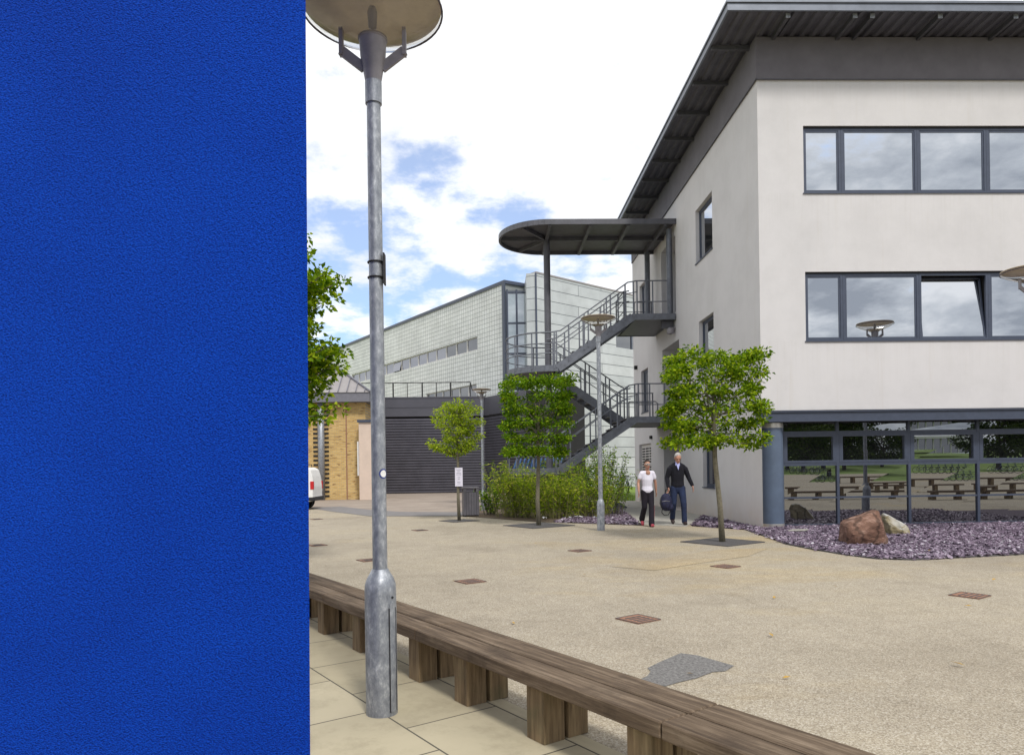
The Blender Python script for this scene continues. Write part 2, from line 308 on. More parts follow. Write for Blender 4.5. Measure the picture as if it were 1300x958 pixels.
class MB:
    def __init__(s): s.v = []; s.f = []
    def add(s, vs, fs):
        n = len(s.v); s.v += [tuple(p) for p in vs]; s.f += [tuple(i+n for i in f) for f in fs]; return s
    def box(s, x0, x1, y0, y1, z0, z1):
        return s.add([(x0, y0, z0), (x1, y0, z0), (x1, y1, z0), (x0, y1, z0), (x0, y0, z1), (x1, y0, z1), (x1, y1, z1), (x0, y1, z1)],
                     [(0, 3, 2, 1), (4, 5, 6, 7), (0, 1, 5, 4), (1, 2, 6, 5), (2, 3, 7, 6), (3, 0, 4, 7)])
    def bar(s, a, b, w, h, upv=(0, 0, 1)):
        a = Vector(a); b = Vector(b); d = (b-a).normalized(); r = d.cross(Vector(upv))
        if r.length < 1e-4: r = d.cross(Vector((0, 1, 0)))
        r.normalize(); u = r.cross(d); r = r*(w/2); u = u*(h/2)
        vs = [a-r-u, a+r-u, a+r+u, a-r+u, b-r-u, b+r-u, b+r+u, b-r+u]
        return s.add(vs, [(0, 1, 2, 3), (7, 6, 5, 4), (0, 4, 5, 1), (1, 5, 6, 2), (2, 6, 7, 3), (3, 7, 4, 0)])
    def tube(s, pts, r, seg=8, closed=False, sx=1, sy=1):
        pts = [Vector(p) for p in pts]; n = len(pts); rr = r if isinstance(r, (list, tuple)) else [r]*n
        vs = []; up_ = None
        for i, p in enumerate(pts):
            if closed: d = pts[(i+1) % n]-pts[i-1]
            else: d = pts[min(i+1, n-1)]-pts[max(i-1, 0)]
            d.normalize()
            if up_ is None:
                up_ = Vector((0, 0, 1)) if abs(d.z) < .9 else Vector((0, 1, 0))
            a = d.cross(up_)
            if a.length < 1e-3: a = d.cross(Vector((1, 0, 0)))
            a.normalize(); b = a.cross(d); up_ = b if b.length else up_
            for k in range(seg):
                t = 2*pi*k/seg; vs.append(p + a*(cos(t)*rr[i]*sx) + b*(sin(t)*rr[i]*sy))
        fs = []
        for i in range(n if closed else n-1):
            j = (i+1) % n
            for k in range(seg): fs.append((i*seg+k, i*seg+(k+1) % seg, j*seg+(k+1) % seg, j*seg+k))
        if not closed: fs.append(tuple(range(seg))[::-1]); fs.append(tuple((n-1)*seg+k for k in range(seg)))
        return s.add(vs, fs)
    def lathe(s, prof, c=(0, 0, 0), seg=24, cap=True):
        vs = []; n = len(prof)
        for r, z in prof:
            for k in range(seg): t = 2*pi*k/seg; vs.append((c[0]+r*cos(t), c[1]+r*sin(t), c[2]+z))
        fs = [(i*seg+k, i*seg+(k+1) % seg, (i+1)*seg+(k+1) % seg, (i+1)*seg+k) for i in range(n-1) for k in range(seg)]
        if cap: fs.append(tuple(range(seg))[::-1]); fs.append(tuple((n-1)*seg+k for k in range(seg)))
        return s.add(vs, fs)
    def prism(s, poly, z0, z1):
        n = len(poly); vs = [(p[0], p[1], z0) for p in poly]+[(p[0], p[1], z1) for p in poly]
        fs = [tuple(range(n))[::-1], tuple(range(n, 2*n))]+[(i, (i+1) % n, n+(i+1) % n, n+i) for i in range(n)]
        return s.add(vs, fs)
    def build(s, name, mat, parent=None, world=True, label=None, smooth=False, bevel=0, angle=None):
        me = bpy.data.meshes.new(name); me.from_pydata(s.v, [], s.f)
        if bevel:
            bm = bmesh.new(); bm.from_mesh(me)
            bmesh.ops.bevel(bm, geom=[e for e in bm.edges], offset=bevel, segments=1, affect='EDGES', clamp_overlap=True); bm.to_mesh(me); bm.free()
        me.validate(); me.update()
        o = link(name, me, mat, parent, world, label, smooth)
        if smooth and angle:
            try: me.set_sharp_from_angle(angle=radians(angle))
            except Exception: pass
        return o
def sheet(name, poly, z, mat, label=None, rz=0, loc=(0, 0), kind='structure'):
    me = bpy.data.meshes.new(name); c, s_ = cos(-rz), sin(-rz)
    vs = [((p[0]-loc[0])*c-(p[1]-loc[1])*s_, (p[0]-loc[0])*s_+(p[1]-loc[1])*c, 0) for p in poly]
    me.from_pydata(vs, [], [tuple(range(len(vs)))])
    if me.polygons[0].normal.z < 0: me.flip_normals()
    o = link(name, me, mat); o.location = (loc[0], loc[1], z); o.rotation_euler.z = rz
    if kind: o['kind'] = kind
    if label: o['label'] = label
    return o
def copy_tree(o, parent=None):
    c = o.copy(); C.objects.link(c); c.parent = parent
    for ch in list(o.children):
        if ch.name in C.objects: copy_tree(ch, c)
    return c

def wall_grid(us, vs_, holes, fn, depth_vec):
    """planar wall on a (u,v) grid; holes = list of (u0,u1,v0,v1); fn(u,v)->point; reveals go along depth_vec"""
    U = sorted(set(us+[h[0] for h in holes]+[h[1] for h in holes])); V = sorted(set(vs_+[h[2] for h in holes]+[h[3] for h in holes]))
    mb = MB(); idx = {}
    def vid(i, j):
        if (i, j) not in idx: idx[(i, j)] = len(mb.v); mb.v.append(tuple(fn(U[i], V[j])))
        return idx[(i, j)]
    def inh(u, v): return any(h[0] < u < h[1] and h[2] < v < h[3] for h in holes)
    for i in range(len(U)-1):
        for j in range(len(V)-1):
            if not inh((U[i]+U[i+1])/2, (V[j]+V[j+1])/2): mb.f.append((vid(i, j), vid(i+1, j), vid(i+1, j+1), vid(i, j+1)))
    dv = Vector(depth_vec)
    for h in holes:
        c = [Vector(fn(h[0], h[2])), Vector(fn(h[1], h[2])), Vector(fn(h[1], h[3])), Vector(fn(h[0], h[3]))]
        for k in range(4): a, b = c[k], c[(k+1) % 4]; mb.add([a, b, b+dv, a+dv], [(0, 1, 2, 3)])
    return mb

# ------------------------------------------------------------------ ground
gs = sheet('ground', [(-600, -38), (600, -38), (600, 1500), (-600, 1500)], -.06, 'lawn')
B_DIR = Vector((.557, -.8305, 0)); B_N = Vector((.8305, .557, 0)); B_RZ = atan2(B_DIR.y, B_DIR.x)
bn = Vector((-1.66, 6.4, 0))       # point on the bench's near edge
plaza = sheet('plaza', [(-40, -38), (60, -38), (60, 60), (-40, 60)], 0, 'gravel')
# paved strip on the near side of the bench, seen under it
e0 = bn + B_N*.30 - B_DIR*14; e1 = bn + B_N*.30 + B_DIR*5
pv = [tuple(e0.xy), tuple(e1.xy), (1.2, -6), (-12, -6), (-18, 12)]
pv[1] = tuple((bn+B_N*.30+B_DIR*9).xy)
sheet('pavement', pv, .004, 'slabs', rz=B_RZ, loc=(bn.x-.3, bn.y-.28))
sheet('road', [(-26, 48), (-14.5, 40), (-7.3, 28), (-5.4, 24.95), (-3.9, 22.5), (-1.1, 21.85), (.3, 21.6), (.3, 48)], .004, 'road')
sheet('asphalt_strip', [(-7.3, 28.4), (-5.6, 25.2), (-3.9, 22.5), (-1.1, 21.85), (.1, 21.65), (.1, 23.6), (-1.2, 23.9), (-3.2, 24.6), (-4.6, 26.3), (-6.2, 29)], .008, 'strip')
sheet('path', [(3.72, 17.62), (4.6, 16.78), (5.62, 19.2), (6.06, 20.4), (6.06, 30), (5.2, 30), (4.72, 26.8)], .004, 'concrete')
def blade_grass(name, x0, x1, y0, y1, n, h, label):
    P = np.stack([rng.uniform(x0, x1, n), rng.uniform(y0, y1, n), np.full(n, -.05)], 1); a = rng.uniform(0, pi*2, n)
    d = np.stack([np.cos(a), np.sin(a), a*0], 1)*.02; t = P+np.stack([rng.normal(0, .03, n), rng.normal(0, .03, n), rng.uniform(.5, 1, n)*h+.05], 1)
    V = np.stack([P-d, P+d, t], 1).reshape(-1, 3); me = bpy.data.meshes.new(name)
    me.from_pydata(V.tolist(), [], [(3*i, 3*i+1, 3*i+2) for i in range(n)]); o = link(name, me, 'grass'); o['kind'] = 'stuff'; o['label'] = label; o['category'] = 'grass'; return o
sheet('lawn', [(4.9, 30.2), (9, 30.2), (12, 60), (4.9, 60)], .006, 'grass')
blade_grass('grass', 5.0, 7.2, 30.2, 40, 6000, .06, 'bright green grass beyond the end of the white building')
# grass bank behind the camera (seen mirrored in the glazing)
me = bpy.data.meshes.new('grass_bank'); vs = []; fs = []
ny, nx = 24, 20
for j in range(ny):
    y = -38 - j*7.5; t = max(0, (-y-38))/165; z = -.004+5.5*(t*t*(3-2*min(t, 1))) if t < 1 else 5.5
    for i in range(nx): x = -120+i*20; vs.append((x, y, z+.25*sin(x*.05+y*.03)*min(1, t*6)))
for j in range(ny-1):
    for i in range(nx-1): a = j*nx+i; fs.append((a, a+nx, a+nx+1, a+1))
me.from_pydata(vs, [], fs); gb = link('grass_bank', me, 'lawn', smooth=True); gb['kind'] = 'structure'

# ------------------------------------------------------------------ slate beds
def inpoly(P, poly):
    x, y = P[:, 0], P[:, 1]; r = np.zeros(len(P), bool); n = len(poly)
    for i in range(n):
        x1, y1 = poly[i]; x2, y2 = poly[i-1]
        c = ((y1 > y) != (y2 > y)) & (x < (x2-x1)*(y-y1)/((y2-y1) or 1e-9)+x1); r ^= c
    return r
def chips(name, poly, density, size, label, cat, mat='slate'):
    xs = [p[0] for p in poly]; ys = [p[1] for p in poly]; A = (max(xs)-min(xs))*(max(ys)-min(ys)); n = int(A*density)
    P = np.stack([rng.uniform(min(xs), max(xs), n), rng.uniform(min(ys), max(ys), n), rng.uniform(.008, .04, n)], 1)
    jit = rng.normal(0, .03, (n, 2)); Q = P.copy(); Q[:, :2] += jit; P = P[inpoly(Q, poly)]; n = len(P)
    yaw = rng.uniform(0, 2*pi, n); tx = rng.normal(0, .38, n); ty = rng.normal(0, .38, n)
    L_ = rng.uniform(.6, 1.5, n)*size; W_ = L_*rng.uniform(.35, .75, n); T_ = rng.uniform(.004, .012, n)
    a = np.stack([np.cos(yaw), np.sin(yaw), tx], 1); b = np.stack([-np.sin(yaw), np.cos(yaw), ty], 1); c = np.cross(a, b); c /= np.linalg.norm(c, axis=1)[:, None]
    sgn = [(-1, -.7), (.8, -1), (1, .8), (-.6, 1)]; vs = []
    for zz in (-1, 1):
        for sx, sy in sgn: vs.append(P + a*(L_*sx*.5*rng.uniform(.7, 1.1, n))[:, None] + b*(W_*sy*.5*rng.uniform(.7, 1.1, n))[:, None] + c*(T_*zz*.5)[:, None])
    V = np.stack(vs, 1).reshape(-1, 3); F = []
    base = [(4, 5, 6, 7), (0, 1, 5, 4), (1, 2, 6, 5), (2, 3, 7, 6), (3, 0, 4, 7)]
    for i in range(n): F += [tuple(8*i+k for k in f) for f in base]
    me = bpy.data.meshes.new(name); me.from_pydata(V.tolist(), [], F); o = link(name, me, mat)
    return tag(o, label, cat, None, 'stuff')
bed1 = [(5.62, 15.6), (5.45, 13.9), (5.29, 12.62), (5.38, 11.8), (5.55, 11.0), (5.75, 10.5), (6.2, 10.3), (8.22, 10.72), (12, 11.05), (22, 11.9), (22, 16.2), (6.5, 16.2)]
sheet('slate_bed_base', bed1, .006, 'soil')
chips('slate_chippings', [p for p in bed1 if p[0] < 12.5]+[(13.5, 11.2), (13.5, 16.2)][::1] if False else [(5.62, 15.6), (5.45, 13.9), (5.29, 12.62), (5.38, 11.8), (5.55, 11.0), (5.75, 10.5), (6.2, 10.3), (8.22, 10.72), (13.5, 11.2), (13.5, 16.15), (6.7, 16.15), (6.0, 15.7)], 1000, .064, 'purple slate chippings in the bed in front of the glazed ground floor', 'slate chippings')
bed2 = [(4.75, 16.85), (5.62, 15.65), (6.08, 15.6), (6.08, 20.2), (5.7, 19.3)]
sheet('slate_strip_base', bed2, .0065, 'soil')
chips('slate_chippings', [(4.75, 16.85), (5.62, 15.65), (6.05, 15.6), (6.05, 20.2), (5.7, 19.3)], 600, .08, 'purple slate strip along the foot of the white side wall', 'slate chippings')
bed3 = [(-1.0, 21.8), (-.2, 20.85), (1.15, 19.0), (2.32, 18.2), (3.66, 17.25), (3.66, 17.7), (4.66, 26.8), (4.8, 29.5), (-.3, 29.5)]
M['litter_soil'] = simple('leaf_litter_soil', (.10, .07, .045), .95, var=.5, scale=30, bumps=1, bscale=50)
sheet('shrub_bed_base', bed3, .010, 'litter_soil')
chips('slate_chippings', [(1.6, 18.7), (2.32, 18.2), (3.66, 17.25), (3.66, 17.7), (4.66, 26.8), (2.2, 20.5)], 420, .075, 'purple slate mulch around the bamboo hedge', 'slate chippings')

# thin kerb edging round right bed
ed = MB(); pts = [(5.62, 15.6), (5.45, 13.9), (5.29, 12.62), (5.38, 11.8), (5.55, 11.0), (5.75, 10.5), (6.2, 10.3), (8.22, 10.72), (13.5, 11.2)]
for a, b in zip(pts[:-1], pts[1:]): ed.bar((a[0], a[1], .008), (b[0], b[1], .008), .035, .026)
tag(ed.build('edging_strip', 'dark_rough'), 'thin metal edging between gravel paving and purple slate bed', 'edging')

# ------------------------------------------------------------------ office building
XC, YC = 6.09, 15.84
ZB, ZT = 10.12, 11.10
YE = 30.1; XE = 24.0
off = thing('office_building', 'white rendered three storey office with dark overhanging roof and strip windows', 'building', (XC, YC, 0))
wx = [7.13, 8.02, 9.78, 11.39, 13.1, 14.75, 16.4, 18.1, 19.8]
bands = [(7.56, 9.09), (4.215, 5.79)]
holes = [(wx[0], wx[-1], a, b) for a, b in bands]
fw_ = wall_grid([XC, XE], [2.665, ZB], holes, lambda u, v: (u, YC, v), (0, .16, 0))
niches = [(22.75, 25.0, 0.02, 2.45), (22.75, 25.0, 3.12, 5.55), (23.05, 25.0, 6.5, 9.0)]
sholes = [(19.18, 20.75, 7.37, 8.94), (19.18, 20.55, 4.2, 5.64), (19.26, 20.33, .83, 2.45),
          (27.35, 28.7, 6.9, 8.75), (27.35, 28.6, 3.6, 5.3), (27.0, 29.2, .02, 2.35)]+niches
sw = wall_grid([YC, YE], [0.0, ZB], [h for h in sholes if h not in niches], lambda u, v: (XC, u, v), (.2, 0, 0)) if False else None
def sidefn(u, v): return (XC, u, v)
sw = wall_grid([YC, YE], [0.0, ZB], sholes, sidefn, (.18, 0, 0))
for h in niches:   # doorway niches go deeper
    sw.add([(XC+.18, h[0], h[2]), (XC+.18, h[0], h[3]), (XC+.9, h[0], h[3]), (XC+.9, h[0], h[2])], [(0, 1, 2, 3)])
    sw.add([(XC+.18, h[1], h[2]), (XC+.18, h[1], h[3]), (XC+.9, h[1], h[3]), (XC+.9, h[1], h[2])], [(0, 1, 2, 3)])
    sw.add([(XC+.18, h[0], h[3]), (XC+.18, h[1], h[3]), (XC+.9, h[1], h[3]), (XC+.9, h[0], h[3])], [(0, 1, 2, 3)])
    sw.add([(XC+.18, h[0], h[2]), (XC+.18, h[1], h[2]), (XC+.9, h[1], h[2]), (XC+.9, h[0], h[2])], [(0, 1, 2, 3)])
    sw.add([(XC+.9, h[0], h[2]), (XC+.9, h[1], h[2]), (XC+.9, h[1], h[3]), (XC+.9, h[0], h[3])], [(0, 1, 2, 3)])
# back, far side, return at the ground floor corner
fw_.add([(XC, YE, 0), (XE, YE, 0), (XE, YE, ZB), (XC, YE, ZB)], [(0, 1, 2, 3)])
fw_.add([(XE, YC, 0), (XE, YE, 0), (XE, YE, ZB), (XE, YC, ZB)], [(0, 1, 2, 3)])
sw.add([(XC, YC, 0), (XC+.02, YC+.3, 0), (XC+.02, YC+.3, 2.40), (XC, YC, 2.40)], [(0, 1, 2, 3)])
sw.add([(XC+.02, YC+.3, 0), (XC+.6, YC+.45, 0), (XC+.6, YC+.45, 2.4), (XC+.02, YC+.3, 2.4)], [(0, 1, 2, 3)])
fw_.add(sw.v, sw.f)
fw_.build('wall', 'render', off)
# grey band under the eaves
bd = MB(); bd.box(XC-.03, XE+.03, YC-.03, YE+.03, ZB, ZT-.02); bd.build('eaves_band', 'band', off)
tr = MB(); tr.box(XC-.045, XE, YC-.05, YC-.0305, ZB-.012, ZB+.012); tr.box(XC-.05, XC-.0305, YC-.05, YE, ZB-.012, ZB+.012); tr.build('drip_trim', 'bracket', off)
# roof deck: corrugated sheet running in y, overhanging
OH = .93; x0, x1, y0, y1 = XC-OH, XE+OH, YC-OH, YE+.75
dk = MB(); prof = []; x = x0
while x < x1: prof += [(x, 0), (x+.09, 0), (x+.12, .05), (x+.21, .05)]; x += .24
n = len(prof)
vs = [(p[0], y0, ZT+.0+p[1]) for p in prof]+[(p[0], y1, ZT+.0+p[1]) for p in prof]
dk.add(vs, [(i, i+1, n+i+1, n+i) for i in range(n-1)]); dk.build('roof_deck', 'deck', off)
rf = MB(); rf.box(x0-.0, x1, y0, y1, ZT+.06, ZT+.13); rf.build('roof', 'fascia', off)
fa = MB(); fa.box(x0-.05, x1+.05, y0-.05, y0-.002, ZT-.035, ZT+.15); fa.box(x0-.05, x0-.002, y0-.002, y1, ZT-.035, ZT+.15)
fa.box(x0-.08, x1+.08, y0-.08, y0-.0505, ZT+.12, ZT+.165); fa.box(x0-.08, x0-.0505, y0-.05, y1, ZT+.12, ZT+.165)
fa.build('fascia', 'fascia', off)
for px in (1000, 1085, 1107, 1193, 1289, 1375, 1460, 1545):
    xx = AY(px, 22, y0+.1).x
    b = MB(); b.box(xx-.035, xx+.035, y0+.09, YC-.031, ZT-.10, ZT-.002); br = b.build('bracket', 'bracket', off)
    c = MB(); c.box(xx-.05, xx+.05, y0+.075, y0+.0895, ZT-.11, ZT-.01); c.build('end_plate', 'galv', br)
for k in range(9):
    yy = 16.2+1.5*k
    b = MB(); b.box(x0+.02, XC-.031, yy-.04, yy+.04, ZT-.10, ZT-.002); b.build('bracket', 'bracket', off)
# ground floor beam over the glazing
bm_ = MB(); bm_.box(XC-.06, XE, YC-.05, YC+.1, 2.415, 2.63); bm_.box(XC-.07, XE, YC-.09, YC-.0505, 2.40, 2.43); bm_.box(XC-.07, XE, YC-.09, YC-.0505, 2.615, 2.645)
bm_.box(XC-.06, XC-.004, YC+.1, YC+.22, 2.415, 2.63)
bm_.build('lintel_beam', 'frame', off, bevel=.004)
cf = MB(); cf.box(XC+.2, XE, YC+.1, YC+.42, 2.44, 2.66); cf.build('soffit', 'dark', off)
col = MB(); col.lathe([(.245, .02), (.245, 2.4)], (6.43, 16.13, 0), 40); co = col.build('column', 'column', off, smooth=True, angle=40)
for z0, z1 in ((0.0, .10), (2.28, 2.39)):
    r_ = MB(); r_.lathe([(.252, z0), (.252, z1)], (6.43, 16.13, 0), 40); r_.build('ring', 'steel_ring', co, smooth=True, angle=40)
def window(parent, u0, u1, z0, z1, face, axis, glass='glass', fr=.055, tilt=0, dep=.05, name='window', label=None):
    """face = coordinate of frame's outer face; axis 'y' = looking along +y, 'x' = looking along +x"""
    m = MB(); rail = [(u0, u1, z0, z0+fr), (u0, u1, z1-fr, z1), (u0, u0+fr, z0+fr, z1-fr), (u1-fr, u1, z0+fr, z1-fr)]
    for a, b, c, d in rail:
        if axis == 'y': m.box(a, b, face, face+dep, c, d)
        else: m.box(face, face+dep, a, b, c, d)
    # inner sash frame
    f2 = .035; g = fr
    def sash(m2, off_=.012):
        for a, b, c, d in [(u0+g, u1-g, z0+g, z0+g+f2), (u0+g, u1-g, z1-g-f2, z1-g), (u0+g, u0+g+f2, z0+g+f2, z1-g-f2), (u1-g-f2, u1-g, z0+g+f2, z1-g-f2)]:
            if axis == 'y': m2.box(a, b, face+off_, face+dep, c, d)
            else: m2.box(face+off_, face+dep, a, b, c, d)
    p = MB(); a, b, c, d = u0+g+f2, u1-g-f2, z0+g+f2, z1-g-f2
    if axis == 'y': p.add([(a, face+.026, c), (b, face+.026, c), (b, face+.026, d), (a, face+.026, d)], [(0, 1, 2, 3)])
    else: p.add([(face+.026, a, c), (face+.026, b, c), (face+.026, b, d), (face+.026, a, d)], [(3, 2, 1, 0)])
    if not tilt: sash(m)
    w = m.build(name, 'frame', parent, label=label)
    if tilt:
        s2 = MB(); sash(s2); T = Matrix.Translation((0, face+.03, z0+g)) @ Matrix.Rotation(-tilt, 4, 'X') @ Matrix.Translation((0, -face-.03, -z0-g))
        s2.v = [tuple(T @ Vector(v)) for v in s2.v]; p.v = [tuple(T @ Vector(v)) for v in p.v]
        s2.build('sash', 'frame', w); 
        bk = MB(); bk.box(u0+.01, u1-.01, face+.5, face+.52, z0, z1); bk.box(u0+.002, u0+.01, face+dep, face+.52, z0, z1); bk.box(u1-.01, u1-.002, face+dep, face+.52, z0, z1); bk.build('dark_room', 'dark', w)
    p.build('pane', glass, w); return w
for bi, (a, b) in enumerate(bands):
    for i in range(len(wx)-1):
        tl = radians(7) if (bi == 1 and i == 2) else 0
        window(off, wx[i]+.002, wx[i+1]-.002, a+.012, b-.03, YC+.06, 'y', tilt=tl, label='window with its sash tilted open' if tl else None)
    s_ = MB(); s_.box(wx[0]-.02, wx[-1]+.02, YC-.03, YC+.058, a-.012, a+.011); s_.build('sill', 'frame', off)
    hd = MB(); hd.box(wx[0]+.002, wx[-1]-.002, YC+.03, YC+.10, b-.029, b-.001); hd.build('head_trim', 'dark', off)
for i, h in enumerate(sholes[:5]):
    window(off, h[0]+.004, h[1]-.004, h[2]+.01, h[3]-.01, XC+.11, 'x', glass='glass' if i != 2 else 'glass_low')
    s_ = MB(); s_.box(XC-.035, XC+.108, h[0]-.02, h[1]+.02, h[2]-.02, h[2]+.009); s_.build('sill', 'frame', off)
# louvred door
h = sholes[5]; ld = MB(); ld.box(XC+.10, XC+.15, h[0]+.01, h[1]-.01, .03, h[3]-.01); door = ld.build('louvred_door', 'louvre', off, label='white plant room door with three columns of dark louvre slots')
for c_ in range(3):
    w = (h[1]-h[0]-.3)/3; yy = h[0]+.12+c_*(w+.03); sl = MB(); z = .25
    while z < 2.2: sl.box(XC+.088, XC+.0995, yy+.06, yy+w-.06, z, z+.055); z += .105
    sl.build('louvre_slots', 'dark', door)
# doors inside the niches
for hh in niches:
    dd = MB(); dd.box(XC+.80, XC+.86, hh[0]+.35, hh[1]-.35, hh[2]+.01, hh[2]+2.1); d0 = dd.build('door', 'frame', off)
    hn = MB(); hn.tube([(XC+.76, hh[0]+.5, hh[2]+.95), (XC+.76, hh[0]+.5, hh[2]+1.15)], .012, 6); hn.build('handle', 'galv', d0)
# curtain wall
GY = YC+.4; gx = [6.70, 8.0, 9.68, 11.31, 12.95, 14.6, 16.25, 17.9, 19.55, 21.2]; gz = [.03, .67, 1.44, 2.17, 2.43]
for i in range(len(gx)-1):
    a, b = gx[i], gx[i+1]; m = MB()
    m.box(a-.03, a+.03, GY-.05, GY+.05, .0, 2.438)
    if i == len(gx)-2: m.box(b-.03, b+.03, GY-.05, GY+.05, .0, 2.438)
    hw = [.03, .02, .035, .035, .012]
    for z, q in zip(gz, hw): m.box(a+.0305, b-.0305, GY-.045, GY+.045, max(0, z-q), z+q)
    # operable light has a thick frame
    z0, z1 = 1.476, 2.134; q = .055
    for r in [(a+.031, b-.031, z0, z0+q), (a+.031, b-.031, z1-q, z1), (a+.031, a+.031+q+.03, z0+q, z1-q), (b-.031-q-.03, b-.031, z0+q, z1-q)]: m.box(r[0], r[1], GY-.055, GY+.03, r[2], r[3])
    w = m.build('glazed_bay', 'frame', off)
    for j in range(4):
        p = MB(); zz0, zz1 = gz[j]+hw[j], gz[j+1]-hw[j+1]; p.add([(a+.031, GY-.01+.003*(j % 2), zz0), (b-.031, GY-.01, zz0), (b-.031, GY-.008, zz1), (a+.031, GY-.01, zz1)], [(0, 1, 2, 3)]); p.build('pane', 'glass_low', w)
# small fittings on the side wall
fl = MB(); fl.lathe([(.02, 0), (.11, .03), (.13, .12), (.11, .2), (.05, .24)], (XC-.16, 23.2, 5.78), 14); fl.bar((XC-.16, 23.2, 5.98), (XC+.001, 23.2, 6.0), .05, .05); fl.build('bulkhead_light', 'lampgrey', off, smooth=True, angle=40)
cc = MB(); cc.box(XC-.12, XC-.002, 29.3, 29.45, 5.5, 5.65); cc.build('camera_box', 'black', off)
cc = MB(); cc.box(XC-.08, XC-.002, 26.75, 26.95, 2.5, 2.62); cc.build('door_light', 'black', off)

# ------------------------------------------------------------------ escape stair
st = thing('escape_stair', 'grey steel dog-leg escape stair under a rounded canopy against white building', 'staircase', (2.0, 24.5, 0))
NY0, NY1, FY0, FY1 = 23.05, 24.3, 24.75, 26.0
XL, XR = 2.18, 4.65; XW = XC-.01
ZA, ZBm, ZCc, ZD = 6.43, 4.78, 3.07, 1.43
def arc(cx, cy, r, n=18, a0=90, a1=270): return [(cx+r*cos(radians(a0+(a1-a0)*i/n)), cy+r*sin(radians(a0+(a1-a0)*i/n))) for i in range(n+1)]
CY = (NY0+FY1)/2; RB = (FY1-NY0)/2
# canopy
cp = [(XC-.01, CY-1.62), (XC-.01, CY+1.62)]+arc(1.98, CY, 1.62, 28)
m = MB(); m.prism(cp, 9.42, 9.47); cano = m.build('canopy', 'canopy', st)
m = MB(); rim = [(XC-.01, CY-1.62)]+arc(1.98, CY, 1.62, 28)[::-1]+[(XC-.01, CY+1.62)]
for a, b in zip(rim[:-1], rim[1:]): m.bar((a[0], a[1], 9.40), (b[0], b[1], 9.40), .07, .17)
m.build('rim_channel', 'canopy', cano)
m = MB()
for xx in (1.98, 3.3, 4.55, 5.75): m.box(xx-.05, xx+.05, CY-1.58, CY+1.58, 9.28, 9.415)
m.build('cross_beam', 'canopy', cano)
m = MB(); m.box(.42, XC-.02, CY-.04, CY+.04, 9.30, 9.412)
for a in (125, 235): m.bar((1.98, CY, 9.35), (1.98+1.56*cos(radians(a)), CY+1.56*sin(radians(a)), 9.35), .07, .11)
m.build('spine_beam', 'canopy', cano)
# columns
for (x, y, z0, r) in ((1.99, CY, 0, .115), (XC-.14, 23.3, ZA, .10), (XC-.32, 25.8, ZA, .10)):
    m = MB(); m.tube([(x, y, z0), (x, y, 9.28)], r, 14)
    if z0 == 0: m.box(x-.2, x+.2, y-.2, y+.2, 0.0, .03)
    m.build('column', 'stair' if z0 else 'canopy', st, smooth=True, angle=40)
# landings
def slab_landing(poly, z, th=.2, name='landing'):
    m = MB(); m.prism(poly, z-.04, z); 
    n = len(poly)
    for i in range(n):
        a, b = poly[i], poly[(i+1) % n]; 
        m.bar((a[0], a[1], z-th/2+.012), (b[0], b[1], z-th/2+.012), .05, th)
    return m.build(name, 'stair', st)
for z in (ZA, ZCc):
    l = slab_landing([(XR, NY0), (XW-.03, NY0), (XW-.03, FY1), (XR, FY1)], z)
    u = MB(); u.box(XR+.1, XW-.05, NY0+.1, FY1-.1, z-.17, z-.045); u.build('under_beams', 'canopy', l)
    b = MB(); b.box(XC-.42, XC-.03, 23.3, 23.42, z-.42, z-.19); b.build('wall_bracket', 'canopy', l)
for z in (ZBm, ZD):
    l = slab_landing([(XL, NY0), (XL, FY1)]+arc(XL-.15, CY, RB, 16), z)
    u = MB(); u.prism([(XL-.1, NY0+.1), (XL-.1, FY1-.1)]+arc(XL-.15, CY, RB-.12, 12), z-.17, z-.045); u.build('under_beams', 'canopy', l)
def flight(x0, z0, x1, z1, ya, yb):
    fl = MB()
    for y in (ya, yb): fl.bar((x0, y, z0-.09), (x1, y, z1-.09), .045, .27)
    f = fl.build('flight', 'stair', st)
    n = 10; t = MB()
    for k in range(n):
        xx = x0+(x1-x0)*(k+.5)/n; zz = z0+(z1-z0)*(k+.9)/n; t.box(xx-.13, xx+.13, ya+.025, yb-.025, zz-.045, zz-.01)
    t.build('treads', 'canopy', f)
flight(XL, ZBm, XR, ZA, NY0, NY1)
flight(XL, ZBm, XR, ZCc, FY0, FY1)
flight(XL, ZD, XR, ZCc, NY0, NY1)
flight(XL, ZD, XR, 0.02, FY0, FY1)
def railing(path, h=(1.08, .72), posts=None, r=.022, lower=None):
    m = MB()
    for k, hh in enumerate(h): m.tube([(p[0], p[1], p[2]+hh) for p in path], r if k == 0 else r*.75, 7)
    for q in (posts or []):
        # q = fractional parameter
        i = min(int(q), len(path)-2); f = q-i; a, b = Vector(path[i]), Vector(path[i+1]); p = a.lerp(b, f)
        m.bar(p+Vector((0, 0, -.1)), p+Vector((0, 0, h[0])), .045, .03)
    return m.build('railing', 'stair', st, smooth=True, angle=50)
g_ = .03
